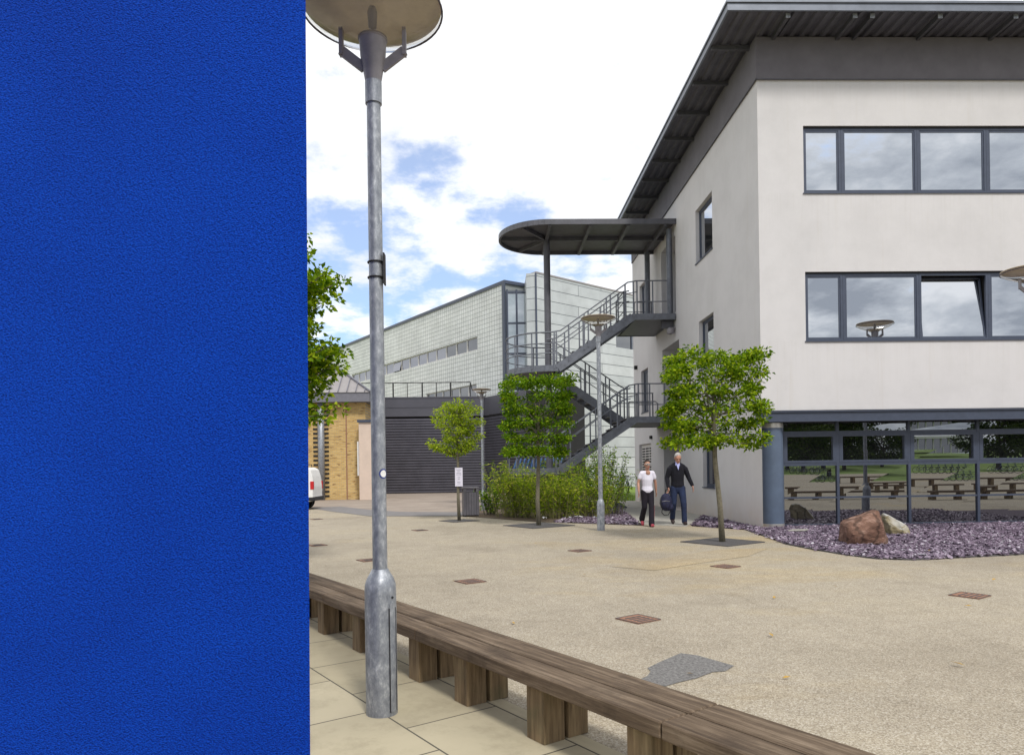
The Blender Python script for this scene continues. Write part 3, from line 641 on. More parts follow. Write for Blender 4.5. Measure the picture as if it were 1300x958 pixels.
# flights
for ya in (NY0-g_, NY1+g_):
    railing([(XL-.25, ya, ZBm), (XL+.1, ya, ZBm+.05), (XR-.15, ya, ZA-.05), (XR+.15, ya, ZA)], posts=[.6, 1.12, 1.35, 1.41, 1.68, 1.74, 1.96, 2.6])
for ya in (FY0-g_, FY1+g_):
    railing([(XL-.1, ya, ZBm), (XL+.1, ya, ZBm-.05), (XR-.1, ya, ZCc+.1), (XR+.1, ya, ZCc)], posts=[.6, 1.12, 1.45, 1.51, 1.76, 1.82, 2.5])
for ya in (NY0-g_, NY1+g_):
    railing([(XL-.1, ya, ZD), (XL+.1, ya, ZD+.05), (XR-.15, ya, ZCc-.05), (XR+.15, ya, ZCc)], posts=[.6, 1.12, 1.5, 1.82, 1.97, 2.6])
# landings' railings
railing([(XR+.15, NY0-g_, ZA), (XW-.25, NY0-g_, ZA)], h=(1.08, .4), posts=[0, .5, .98])
railing([(XR, FY1+g_, ZA), (XW-.1, FY1+g_, ZA)], h=(1.08, .72, .4), posts=[0, .5, .98])
railing([(XR-.02, NY1+.1, ZA), (XR-.02, FY1, ZA)], h=(1.08, .72, .4), posts=[.02, .95])
railing([(XR+.15, NY0-g_, ZCc), (XW-.05, NY0-g_, ZCc)], h=(1.08, .4), posts=[0, .3, .7, .98])
railing([(XR+.1, FY1+g_, ZCc), (XW-.1, FY1+g_, ZCc)], h=(1.08, .72), posts=[0, .5, .98])
lp = MB(); lp.tube([(XR+.1, NY1+.08, ZCc+.62), (XR+1.02, NY1+.08, ZCc+.62), (XR+1.1, NY1+.08, ZCc+.55), (XR+1.1, NY1+.08, ZCc+.05+.1), (XR+1.02, NY1+.08, ZCc+.06)], .02, 7); lp.tube([(XR+.1, NY1+.08, ZCc+.62), (XR+.1, NY1+.08, ZCc)], .02, 7); lp.build('railing', 'stair', st, smooth=True)
for z in (ZBm, ZD):
    pth = [(XL-.1, FY1+g_, z)]+[(a, b, z) for a, b in arc(XL-.15, CY, RB+g_, 20)]+[(XL-.1, NY0-g_, z)]
    railing(pth, h=(1.08, .72, .4), posts=[.0, 3, 6, 9, 12, 15, 18, 21.9], r=.024)

# ------------------------------------------------------------------ far buildings
zt = AY(640, 360, 47).z
P1 = AZ(640, 360, zt); P2 = AZ(415, 449.5, zt)
rzt = atan2(P1.y-P2.y, P1.x-P2.x); LT = (P1-P2).length+14
tb = thing('tiled_building', 'long pale building clad in square light green tiles with a ribbon of small windows', 'building', (P1.x, P1.y, 0), rzt)
inv = wm(tb).inverted()
def facade_hit(px, py):
    d = ray(px, py); n = Vector((sin(rzt), -cos(rzt), 0)); t = (n.dot(Vector((P1.x, P1.y, EYE)))-n.z-n.dot(Vector((0, 0, EYE))))/n.dot(d)
    p = Vector((0, 0, EYE))+d*t; return inv @ p
a = facade_hit(605.8, 427); b = facade_hit(605.8, 444); c = facade_hit(489, 464); nW = 10
wz1, wz0 = a.z, b.z; ww = (a.x-c.x)/nW; wxs = [a.x-ww*i for i in range(nW+6)]
d1 = facade_hit(605, 487); d2 = facade_hit(560, 504); lz1 = d1.z; lz0 = lz1-1.6
tz = zt
fb = wall_grid([-LT, 0], [0, tz], [(wxs[-1], wxs[0], wz0, wz1), (d2.x-2.4, d1.x, lz0, lz1)], lambda u, v: (u, 0, v), (0, .25, 0))
fb.box(-LT, 0, 12, 12.2, 0, tz); fb.add([(0, .001, 0), (0, 12, 0), (0, 12, tz), (0, .001, tz)], [(0, 1, 2, 3)]); fb.add([(-LT, .001, 0), (-LT, 12, 0), (-LT, 12, tz), (-LT, .001, tz)], [(0, 1, 2, 3)])
fb.build('wall', 'tiles', tb, world=False)
r = MB(); r.box(-LT-.1, .12, -.08, 12.3, tz, tz+.22); r.box(-.14, .14, -.1, -.0, 0, tz-.001); r.build('coping', 'frame', tb, world=False)
def flocal(x0, x1, z0, z1, glass, i):
    m = MB(); q = .06
    for r_ in [(x0, x1, z0, z0+q), (x0, x1, z1-q, z1), (x0, x0+q, z0+q, z1-q), (x1-q, x1, z0+q, z1-q)]: m.box(r_[0], r_[1], .10, .17, r_[2], r_[3])
    w = m.build('window', 'louvre' if i != 99 else 'frame', tb, world=False)
    p = MB(); tl = .18 if i == 8 else 0; p.add([(x0+q, .14-tl, z0+q), (x1-q, .14-tl, z0+q), (x1-q, .14, z1-q), (x0+q, .14, z1-q)], [(0, 1, 2, 3)]); p.build('pane', glass, w, world=False)
for i in range(len(wxs)-1): flocal(wxs[i+1]+.01, wxs[i]-.01, wz0+.01, wz1-.01, 'glass_dark' if i in (0, 1, 2) else 'glass_far', i)
lw = (d1.x-d2.x+2.4)/6
for i in range(6): flocal(d2.x-2.4+lw*i+.01, d2.x-2.4+lw*(i+1)-.01, lz0+.01, lz1-.01, 'glass_dark', 20+i)
# glass link strip
g1 = AZ(645, 368, 13.0)
gl = thing('glass_stair_tower', 'tall narrow glazed link between tiled building and zinc building', 'building', (P1.x+.2, P1.y+.4, 0))
gA = AY(643.5, 368, 47.12); gB = AY(672, 360, 47.12); gz_t = gA.z
base = [(gA.x+.02, gA.y+.05), (gB.x+.3, gB.y+.05), (gB.x+.3, gB.y+2), (gA.x+.02, gA.y+2)]
m = MB(); m.prism(base, 0, gz_t); m.build('core', 'glass_dark', gl)
for i, (u0, u1) in enumerate(((0, .42), (.42, 1.0))):
    for k in range(6):
        z0 = 1.0+k*(gz_t-1.2)/6; z1 = z0+(gz_t-1.2)/6
        pa = Vector((gA.x, gA.y-.06, 0)).lerp(Vector((gB.x, gB.y-.06, 0)), u0); pb = Vector((gA.x, gA.y-.06, 0)).lerp(Vector((gB.x, gB.y-.06, 0)), u1)
        p = MB(); p.add([(pa.x+.05, pa.y, z0+.06), (pb.x-.05, pb.y, z0+.06), (pb.x-.05, pb.y, z1-.06), (pa.x+.05, pa.y, z1-.06)], [(0, 1, 2, 3)]); p.build('pane', 'glass_green', gl)
m = MB()
for u in (0, .42, 1): pa = Vector((gA.x, gA.y-.09, 0)).lerp(Vector((gB.x, gB.y-.09, 0)), u); m.box(pa.x-.06, pa.x+.06, pa.y-.06, pa.y+.02, 0, gz_t)
for k in range(7): z0 = 1.0+k*(gz_t-1.2)/6; m.bar((gA.x, gA.y-.09, z0), (gB.x, gB.y-.09, z0), .08, .1)
m.build('mullions', 'frame', gl)
# zinc building
zz = AY(680, 346.5, 45).z; Z1 = AZ(680, 346.5, zz); Z2 = AZ(806, 376, zz)
rzz = atan2(Z2.y-Z1.y, Z2.x-Z1.x); LZ = (Z2-Z1).length
zb = thing('zinc_building', 'pale zinc panel building with a sloping roofline behind the escape stair', 'building', (Z1.x, Z1.y, 0), rzz)
wl = LZ*.83
vmid = AX(793, 421, 0.001) if False else None
zi = wm(zb).inverted()
def zhit(px, py):
    n = Vector((sin(rzz), -cos(rzz), 0)); d = ray(px, py); o_ = Vector((0, 0, EYE)); t = n.dot(Vector((Z1.x, Z1.y, 0))-o_)/n.dot(d); return zi @ (o_+d*t)
za, zb_ = zhit(782, 421), zhit(805, 444)
fz = wall_grid([0, LZ*1.9], [0, zz], [(za.x, za.x+3.6, zb_.z, za.z)], lambda u, v: (u, 0, v), (0, .3, 0))
fz.add([(LZ*1.9, .31, 0), (0, .31, 0), (0, .31, zz), (LZ*1.9, .31, zz)], [(0, 1, 2, 3)]); fz.add([(0, .31, 0), (0, .31, zz), (2.6, 2.4, zz), (2.6, 2.4, 0)], [(0, 1, 2, 3)])
fz.build('wall', 'zinc', zb, world=False)
m = MB(); m.box(za.x+.02, za.x+3.58, .12, .17, zb_.z+.02, za.z-.02); w = m.build('window', 'glass_dark', zb, world=False)
m = MB(); 
for q in (0, .5, 1): m.box(za.x+.02+q*3.5, za.x+.08+q*3.5, .06, .119, zb_.z+.02, za.z-.02)
m.build('mullion', 'frame', w, world=False)
FN = AY(668, 347, 45.2); m = MB(); m.prism([(Z1.x-.02, Z1.y), (Z1.x-.02, Z1.y+2.6), (FN.x, FN.y+2.6), (FN.x, FN.y)], 0, zz+.02); m.build('end_fin', 'zinc', zb)
m = MB(); m.box(-.08, .04, -.05, -.001, 0, zz); m.build('corner_trim', 'frame', zb, world=False)
m = MB(); m.box(0, LZ*1.9, -.04, .45, zz+.001, zz+.1); m.build('coping', 'roof_zinc', zb, world=False)

# dark shed
sh_z = AY(540, 505.5, 44.2).z; sh_m = AY(540, 528.5, 44.2).z
xa, xb = -11.0, AY(615, 560, 44.2).x
sh = thing('plant_enclosure', 'dark grey slatted enclosure with a railing along its flat roof', 'outbuilding', (xa, 44.2, 0))
m = MB(); m.box(xa, xb, 44.2, 50, 0, sh_z-.02); m.prism([(xb, 44.2), (xb+2.4, 40.0), (xb+6, 42), (xb+6, 50), (xb, 50)], 0, sh_z-.021); m.build('core', 'dark', sh)
m = MB(); z = .05
while z < sh_m-.14: m.bar((xa, 44.12, z+.06), (xb+.05, 44.12, z+.06), .07, .125); z += .165
sl = m.build('slats', 'shed', sh)
m = MB(); z = .05
while z < sh_m-.14: m.bar((xb+.06, 44.1, z+.06), (xb+2.4, 40.0, z+.06), .07, .125); z += .165
m.build('slats', 'shed', sh)
m = MB(); m.box(xa, xb, 44.05, 44.16, sh_m, sh_z); m.box(xa, xb, 44.03, 44.049, sh_m+.55, sh_m+.58); m.box(xa, xb+.02, 44.02, 44.17, sh_z, sh_z+.08)
m.bar((xb+.05, 44.05, (sh_m+sh_z)/2), (xb+2.4, 39.95, (sh_m+sh_z)/2), .08, sh_z-sh_m); m.build('top_panels', 'shedtop', sh)
m = MB(); zr = AY(499, 486, 44.5).z
m.tube([(xa, 44.5, zr), (AY(597, 490, 44.5).x, 44.5, zr)], .03, 6)
for px in (480, 499, 517, 536, 554, 572, 597): x = AY(px, 490, 44.5).x; m.tube([(x, 44.5, sh_z), (x, 44.5, zr)], .025 if px not in (499, 536, 572) else .045, 6)
m.tube([(AY(597, 490, 44.5).x, 44.5, zr), (AY(597, 490, 44.5).x, 49, zr)], .03, 6)
m.build('roof_railing', 'black', sh)

# brick building
BY = 36.0
bx1 = AY(464.5, 570, BY).x; bx0 = -17.5
ze = AY(440, 511, BY).z
bb = thing('brick_building', 'low yellow brick building with grey eaves and pale metal hipped roof', 'building', (bx1, BY, 0))
m = MB(); m.box(bx0, bx1, BY, BY+4.2, 0, ze); m.build('wall', 'brick', bb)
jx = AY(440, 570, BY).x; m = MB(); m.box(jx-.03, jx+.03, BY-.006, BY-.001, .02, ze-.01); m.build('movement_joint', 'rust', bb)
px_ = AY(408.5, 570, BY).x; m = MB(); m.tube([(px_, BY-.12, 0.02), (px_, BY-.12, ze)], .17, 10); m.build('downpipe', 'galv', bb, smooth=True)
m = MB(); z = .15
while z < ze-.1:
    m.box(px_-.42, px_+.36, BY-.03, BY-.0015, z, z+.10); z += .225
m.build('dark_dashes', 'black', bb)  # column of dark horizontal dashes behind the downpipe
m = MB(); zv = AY(440, 498, BY-.5).z; m.box(bx0-.3, AY(469, 505, BY-.5).x, BY-.5, BY+4.6, ze, zv); eav = m.build('eaves', 'eave', bb)
m = MB(); ex = AY(469, 505, BY-.5).x; ra = Vector((-8.95, BY+2.0, 7.5)); rb_ = Vector((bx0+3, BY+2.0, 7.5))
cs = [Vector((bx0-.35, BY-.55, zv)), Vector((ex+.05, BY-.55, zv)), Vector((ex+.05, BY+4.65, zv)), Vector((bx0-.35, BY+4.65, zv))]
m.add([*cs, ra, rb_], [(0, 1, 4, 5), (1, 2, 4), (2, 3, 5, 4), (3, 0, 5), (3, 2, 1, 0)]); rr = m.build('roof', 'roof_zinc', bb)
m = MB()
for k in range(26):
    x = bx0+.2+k*.44
    if x > ex: break
    if x <= ra.x: top = Vector((max(x, rb_.x), ra.y, 7.5))
    else: f = (ex+.05-x)/(ex+.05-ra.x); top = cs[1].lerp(ra, f); top.x = x
    m.bar((x, BY-.55, zv+.03), top+Vector((0, 0, .03)), .035, .07)
m.bar(cs[1]+Vector((0, 0, .04)), ra+Vector((0, 0, .04)), .1, .08)
m.build('standing_seams', 'eave', rr)
cx0, cx1 = AY(456.5, 600, 35.3).x, AY(471, 600, 35.3).x+.15; cz = AY(463, 536, 35.3).z
cb = thing('service_cabinet', 'tall cream utility box standing against the end of the yellow brick wall', 'cabinet', (cx0, 35.3, 0))
m = MB(); m.box(cx0, cx1, 35.2, 35.95, 0, cz); m.build('housing', 'cream', cb, bevel=.01)
m = MB(); m.box(cx0-.06, cx1+.06, 35.12, 35.97, cz, cz+.13); m.build('cap', 'frame', cb)
m = MB(); m.box(cx0-.12, cx0-.001, 35.4, 35.8, 1.2, 2.9); m.build('side_panel', 'white', cb)

# ------------------------------------------------------------------ blue wall
m = MB(); eB = AY(393.3, 868, 3.0).x; eT = AY(388, 0, 3.0).x
zE = 7.5; k_ = (eT-eB)/(AY(388, 0, 3.0).z-AY(395, 868, 3.0).z); z868 = AY(395, 868, 3.0).z
xb0 = eB+k_*(0-z868); xt0 = eB+k_*(zE-z868)
m.add([(-9, 3, 0), (xb0, 3, 0), (xt0, 3, zE), (-9, 3, zE), (-9, 3.35, 0), (xb0-.14, 3.35, 0), (xt0-.14, 3.35, zE), (-9, 3.35, zE)],
      [(0, 1, 2, 3), (1, 5, 6, 2), (5, 4, 7, 6), (4, 0, 3, 7), (3, 2, 6, 7), (0, 4, 5, 1)])
bwl = m.build('rendered_wall', 'blue', None); tag(bwl, 'huge royal blue textured wall filling the left foreground', 'wall')

# ------------------------------------------------------------------ lamp posts
def lamp(loc, H, R, label, zc=.72, pr=.045, brz=0, extra=False):
    L_ = thing('street_lamp', label, 'street lamp', (loc[0], loc[1], 0), 0, 'bowl headed street lamps'); s = R/.41
    x, y = loc[0], loc[1]
    def bl(prof, name, mat, par=L_, seg=32, sm=True):
        q = MB(); q.lathe(prof, (x, y, 0), seg); return q.build(name, mat, par, smooth=sm, angle=35)
    bl([(.092*s, 0), (.092*s, zc-.05), (.090*s, zc-.0), (.078*s, zc+.035), (pr+.012*s, zc+.075), (pr+.004, zc+.09)], 'base_section', 'galv')
    zn = H-.55*s
    bl([(pr, zc+.05), (pr*.93, zn)], 'pole', 'galv')
    bl([(pr*1.13, zn-.0*s), (pr*1.13, zn+.13*s)], 'collar', 'galv')
    hd = bl([(pr*1.1, zn+.131*s), (.058*s, zn+.19*s), (.074*s, zn+.28*s), (.079*s, zn+.37*s), (.086*s, zn+.375*s), (.086*s, zn+.387*s)], 'head_casting', 'lampgrey')
    # shallow bowl of clear glass, pale reflector above, dark edge
    q = MB(); q.lathe([(.082*s, zn+.375*s), (.2*s, H-.118*s), (.32*s, H-.062*s), (R*.985, H-.004*s)], (x, y, 0), 48, cap=False); q.build('glass_bowl', 'bowl', L_, smooth=True)
    q = MB(); q.lathe([(.002, H+.05*s), (.2*s, H+.045*s), (R*.99, H+.026*s), (R*.99, H+.034*s), (.2*s, H+.062*s), (.002, H+.068*s)], (x, y, 0), 48, cap=False); ref = q.build('reflector', 'lampcream', L_, smooth=True, angle=60)
    q = MB(); q.tube([(x+R*cos(t*pi/24), y+R*sin(t*pi/24), H-.002*s) for t in range(48)], .006*s, 6, closed=True); q.build('rim', 'rimdark', L_, smooth=True)
    q = MB(); q.lathe([(.008*s, zn+.38*s), (.008*s, H-.11*s), (.024*s, H-.10*s), (.030*s, H-.01*s), (.02*s, H+.02*s)], (x, y, 0), 12); q.build('bulb', 'bulb', L_, smooth=True)
    for sg in (-1, 1):
        q = MB(); c, sn = cos(brz)*sg, sin(brz)*sg
        pts = [(.07, zn+.19*s-0), (.19, zn+.335*s), (.19, zn+.43*s)]
        q.bar((x+c*.05*s, y+sn*.05*s, zn+.21*s), (x+c*.185*s, y+sn*.185*s, zn+.315*s), .02*s, .055*s, (0, 0, 1)); q.bar((x+c*.185*s, y+sn*.185*s, zn+.285*s), (x+c*.185*s, y+sn*.185*s, zn+.445*s), .022*s, .042*s, (-sn, c, 0))
        q.build('bracket', 'lampgrey', L_)
    if extra:
        q = MB(); r0 = .0935*s; a0 = radians(-35)
        for (dz0, dz1) in ((.03, zc-.13),):
            nn = 5; va = []
            for k in range(nn+1):
                t = a0-.27+k*.54/nn
                va += [(x+(r0+.004)*cos(t), y+(r0+.004)*sin(t), dz0), (x+(r0+.004)*cos(t), y+(r0+.004)*sin(t), dz1+(.03 if 0 < k < nn else 0))]
            q.add(va, [(2*k, 2*k+2, 2*k+3, 2*k+1) for k in range(nn)])
        dr = q.build('service_door', 'galv', L_)
        q = MB()
        for t in (a0-.27, a0+.27): q.tube([(x+(r0+.003)*cos(t), y+(r0+.003)*sin(t), .03), (x+(r0+.003)*cos(t), y+(r0+.003)*sin(t), zc-.13)], .0035, 6)
        t = a0; q.tube([(x+r0*cos(t), y+r0*sin(t), zc-.07), (x+(r0+.005)*cos(t), y+(r0+.005)*sin(t), zc-.07)], .007, 8)
        q.build('door_seam', 'black', dr)
        # small plate strapped to the side of the pole
        zp = AY(480, 343, y).z
        q = MB(); q.box(x+pr+.006, x+pr+.014, y-.05, y+.01, zp-.09, zp+.09); pl = q.build('strapped_plate', 'black', L_)
        q = MB()
        for dz in (-.045, .045): q = MB(); q.tube([(x+(pr+.003)*cos(t*pi/10), y+(pr+.003)*sin(t*pi/10), zp+dz) for t in range(20)], .005, 6, closed=True); q.build('strap', 'black', pl)
        zs = AY(484, 601, y).z; q = MB(); 
        def disc(q, r, rad, zc_, ac=-42):
            va = [(x+r*cos(radians(ac)), y+r*sin(radians(ac)), zc_)]; 
            for k in range(20):
                t = 2*pi*k/20; aa = radians(ac)+rad*cos(t)/r; va.append((x+r*cos(aa), y+r*sin(aa), zc_+rad*sin(t)))
            q.add(va, [(0, 1+k, 1+(k+1) % 20) for k in range(20)])
        disc(q, pr+.0015, .029, zs); sk = q.build('round_sticker', 'sticker_blue', L_); q = MB(); disc(q, pr+.0025, .021, zs); q.build('sticker_centre', 'white', sk)
    return L_
def yon(px, D): return (AY(px, 595, D).x, D)
Yn = 4.2; pn = AY(484.5, 862, Yn)
lamp((pn.x, Yn), AY(475, 14, Yn).z, .41, 'tall galvanised bowl lamp nearest the camera, beside the blue wall', zc=AY(484, 741, Yn).z, pr=.043, brz=radians(0), extra=True)
p2 = AZ(763, 673); lamp((p2.x, p2.y), AY(760, 405, p2.y).z, .392, 'bowl topped galvanised lamp standing in front of the escape stair', zc=.62, pr=.05)
p3 = AZ(613.5, 648); lamp((p3.x, p3.y), AY(612, 495, p3.y).z, .33, 'small far lamp behind the litter bin and the lime green tree', zc=.6, pr=.045)
lamp(yon(1313, 10.7), AY(1313, 345, 10.7).z, .41, 'lamp whose bowl pokes in at the right edge by the second floor window', pr=.045)
lamp((11.25, 11.4), 5.5, .5, 'lamp mirrored in the office glazing', pr=.055)

# ------------------------------------------------------------------ benches
def bench(loc, rz, L0, L1, label, blocks, joints, group=None, s=.38):
    b = thing('timber_bench', label, 'bench', loc, rz, group); W = .373; th = .078
    xs = [L0]+joints+[L1]
    for i in range(len(xs)-1):
        for y0, y1 in ((0, .168), (.183, W)):
            q = MB(); q.box(xs[i]+.003, xs[i+1]-.003, y0, y1, s-th, s+random.uniform(-.002, .001)); q.build('seat_plank', 'wood', b, world=False, bevel=.006)
    for t in blocks:
        q = MB(); q.box(t, t+.15, .05, .19, 0.002, s-th-.001); q.box(t, t+.15, .215, W-.02, 0.002, s-th-.001); q.build('support_block', 'woodv', b, world=False, bevel=.004)
    return b
bl_ = [.08+.775*k for k in range(-9, 0)]+[.08, .86, 1.84, 2.45, 3.2, 3.95, 4.8, 5.6]
bench((bn.x, bn.y, 0), B_RZ, -7.2, 6.6, 'long weathered two plank timber bench running past the blue wall', bl_, [-4.6, -1.9, .62, 2.02, 3.6] and [-4.6, -2.2, .35, 2.03, 4.2])
def mir(px, py, yg=GY-.01):
    p = AZ(px, py); return (p.x, 2*yg-p.y)
bspec = [((998, 634), 5.0, 0.05, 'leftmost mirrored bench nearest the glass'), ((1105, 622), 6.5, .1, 'mirrored bench second in depth'), ((1060, 618), 5.0, -.1, 'mirrored bench at the back left'), ((1175, 634), 5.5, .02, 'mirrored bench to the right nearest the glass'), ((1230, 620), 6.0, 0, 'mirrored bench at the back right')]
proto = None
for (pp, L_, rz, lab) in bspec:
    x, y = mir(*pp); lab = 'dark timber bench behind the camera, ' + lab.replace('mirrored ', '')
    if proto is None:
        proto = bench((x, y, 0), rz, 0, 4.6, lab, [.1, 1.1, 2.1, 3.1, 4.2], [2.3], 'benches reflected in the glazing', s=.42)
    else:
        o = copy_tree(proto); o.location = (x, y, 0); o.rotation_euler.z = rz; o['label'] = lab

# ------------------------------------------------------------------ plates, patches and bits on the ground
cov = [(736, 699, 'near the foot of the middle lamp'), (597, 738, 'left of centre on the gravel'), (810, 786, 'nearest the camera beside the bench'), (921, 719, 'in front of the square tree'), (1231, 756, 'far right in front of the slate bed'), (403, 692, 'beside the blue wall edge'), (533, 673, 'farthest centre before the grey strip'), (402, 659, 'tiny one near the van'), (468, 711, 'hidden halfway behind the near lamp pole')]
cvp = None
for i, (px, py, w) in enumerate(cov):
    p = AZ(px, py); lab = 'rusty square inspection cover '+w
    if cvp is None:
        cvp = thing('inspection_cover', lab, 'cover', (p.x, p.y, 0), B_RZ, 'rusty inspection covers')
        q = MB(); q.box(-.15, .15, -.15, .15, .001, .009); pl = q.build('plate', 'rust', cvp, world=False)
        q = MB()
        for a in (-.15, .14): q.box(a, a+.012, -.15, .15, .0095, .012); q.box(-.138, .138, a, a+.012, .0095, .012)
        for a in (-.075, -.02, .035, .085): q.box(a, a+.02, -.10, .10, .0095, .0125)
        q.build('ribs', 'dark_rough', pl, world=False)
    else:
        o = copy_tree(cvp); o.location = (p.x, p.y, 0); o['label'] = lab
# asphalt repair
ap = [(822, 848), (836, 841), (864, 829), (886, 832), (932, 845), (921, 852), (905, 853), (884, 861), (862, 866), (842, 872), (812, 872), (798, 869), (822, 858), (826, 852)]
sheet('asphalt_patch', [tuple(AZ(*p).xy) for p in ap], .004, 'asphalt_patch')
st_ = [(775, 719), (850, 707), (915, 697), (975, 696), (950, 706), (880, 716), (830, 724)]
def gmat2():
    m = M['gravel'].copy(); m.name = 'gravel_yellow_repair'; nt = m.node_tree; b = nt.nodes['Principled BSDF']; lk = b.inputs['Base Color'].links[0].from_socket
    c = mixc(nt.nodes, nt.links, lk, (1.03, .99, .91), 1, 'MULTIPLY'); nt.links.new(c, b.inputs['Base Color']); return m
M['gravel2'] = gmat2(); sheet('yellow_resin_patch', [tuple(AZ(*p).xy) for p in st_], .004, 'gravel2')
# fallen leaves
lf = [(498.5+500, 862, 0), (652, 792, 0), (790, 741, 0), (1229, 771, 1), (1262, 737, 1), (1216, 846, 2), (575, 739, 1), (680, 690, 0), (983, 760, 1), (1060, 745, 0), (742, 731, 2), (1180, 700, 1), (979, 808, 1), (876, 857, 0)]
lp_ = None; M['dryleaf'] = simple('dry_yellow_leaf', (.50, .30, .05), .8, var=.5, scale=12)
for i, (px, py, k) in enumerate(lf):
    p = AZ(px, py)
    q = .03+.012*k
    if lp_ is None:
        m = MB(); m.add([(-q, 0, .012), (-.2*q, -.4*q, .016), (q, 0, .02), (-.1*q, .45*q, .022)], [(0, 1, 2), (0, 2, 3)]); lp_ = m.build('fallen_leaf', 'dryleaf'); o = lp_
    else: o = lp_.copy(); C.objects.link(o)
    o.location = (p.x, p.y, 0); o.rotation_euler.z = i*1.7; o.scale = (1+.3*k,)*3
    tag(o, 'small dry yellow leaf lying on the gravel plaza', 'leaf', 'fallen leaves on the plaza')
# white litter in the bed
for k, (px, py, w, lab) in enumerate(((735, 658.5, .14, 'small crumpled white paper under the hedge beside the square tree'), (743, 659.5, .1, None), (732, 657, .1, None))[:1]+((737, 657.5, .2, 'long torn white wrapper under the hedge left of the lamp'),)):
    pass
def crumple(px, py, w, lab):
    p = AZ(px, py); m = MB(); n = 7; vs = []
    for j in range(3):
        for i in range(n): vs.append((p.x-w/2+w*i/(n-1)+random.uniform(-.01, .01), p.y+(j-1)*.05+random.uniform(-.015, .015), .05+random.uniform(0, .05)))
    m.add(vs, [(j*n+i, j*n+i+1, (j+1)*n+i+1, (j+1)*n+i) for j in range(2) for i in range(n-1)]); o = m.build('litter', 'litter'); tag(o, lab, 'litter')
crumple(691.5, 659.8, .14, 'small white scrap of paper beside the square tree trunk')
crumple(731, 658.5, .38, 'long white torn wrapper lying on the mulch under the hedge')
crumple(755.5, 659.5, .1, 'white scrap of paper just left of the lamp foot')

# ------------------------------------------------------------------ rocks
def rock(name, pts, mat, label, amp=.035, loc=(0, 0)):
    bm = bmesh.new()
    for p in pts: bm.verts.new(p)
    r_ = bmesh.ops.convex_hull(bm, input=list(bm.verts)); 
    bmesh.ops.delete(bm, geom=[g for g in r_.get('geom_interior', []) if isinstance(g, bmesh.types.BMVert)], context='VERTS')
    bmesh.ops.bevel(bm, geom=list(bm.edges), offset=.018, segments=1, affect='EDGES')
    bmesh.ops.triangulate(bm, faces=bm.faces); bmesh.ops.subdivide_edges(bm, edges=bm.edges, cuts=4, use_grid_fill=True)
    from mathutils import noise as mn
    for v in bm.verts:
        d = mn.noise_vector(v.co*3.5)*amp*.8 + mn.noise_vector(v.co*11)*amp*.45 + mn.noise_vector(v.co*30)*amp*.22; d.z += -.03*abs(mn.noise(Vector((0, 0, v.co.z*16)))); v.co += d
    me = bpy.data.meshes.new(name); bm.to_mesh(me); bm.free(); o = link(name, me, mat, smooth=True); me.set_sharp_from_angle(angle=radians(14)); o.location = (*loc, 0); tag(o, label, 'rock'); return o
p = AZ(1104, 692)
D_ = p.y+.25; s_ = D_/900
rock('boulder', [(x*s_, y, z*s_) for x, y, z in [(-28, 0, 2), (-29, 0, 22), (-22, .05, 30), (12, .0, 45), (16, .3, 44), (-20, .5, 28), (25, .05, 6), (29, .3, 8), (20, -.1, 0), (22, .5, 20), (-20, .6, 0), (20, .6, 0), (12, -.18, 2), (8, -.2, 30), (-26, -.15, 16), (-24, -.08, 0)]], 'rock_red', 'large reddish brown sandstone boulder on the purple slate', .03, (p.x, p.y))
p = AZ(1141, 679)
D_ = p.y; s_ = D_/900
rock('boulder', [(x*s_, y, z*s_) for x, y, z in [(-18, 0, 20), (-14, .05, 27), (-10, .3, 28), (16, .1, 12), (18, .1, 3), (-12, -.1, 0), (14, -.05, 0), (-18, .4, 0), (14, .5, 0), (0, .4, 20), (-6, -.15, 8)]], 'rock_pale', 'smaller pale grey and tan boulder behind the red one', .02, (p.x, p.y))
p = AZ(1003, 676); q = MB(); q.prism([(p.x-.1, p.y-.12), (p.x+.25, p.y-.16), (p.x+.42, p.y+.05), (p.x+.1, p.y+.1)], .045, .07); tag(q.build('stone_flake', 'concrete', bevel=.006), 'flat pale stone by the foot of the blue column', 'stone')
# ------------------------------------------------------------------ foliage
def leaves_mesh(name, P, Dv, size, width, mat, parent, fold=.25, world=True):
    n = len(P); Dv = Dv/np.linalg.norm(Dv, axis=1)[:, None]; R = rng.normal(0, 1, (n, 3)); R[:, 2] += .9
    side = np.cross(Dv, R); side /= np.linalg.norm(side, axis=1)[:, None]; nor = np.cross(side, Dv)
    L_ = (rng.uniform(.6, 1.2, n)*size)[:, None]; W_ = L_*width
    droop = nor*L_*(-.12)
    a = P; t = P+Dv*L_+droop; l = P+Dv*L_*.45+side*W_*.5+nor*W_*fold; r = P+Dv*L_*.45-side*W_*.5+nor*W_*fold
    V = np.stack([a, l, t, r], 1).reshape(-1, 3); i4 = np.arange(n)*4
    F = np.stack([np.stack([i4, i4+1, i4+2], 1), np.stack([i4, i4+2, i4+3], 1)], 1).reshape(-1, 3)
    me = bpy.data.meshes.new(name); me.vertices.add(len(V)); me.vertices.foreach_set('co', V.ravel())
    me.loops.add(F.size); me.loops.foreach_set('vertex_index', F.ravel().astype(np.int32)); me.polygons.add(len(F)); me.polygons.foreach_set('loop_start', (np.arange(len(F))*3).astype(np.int32))
    me.update(calc_edges=True); me.validate(); return link(name, me, mat, parent, world)
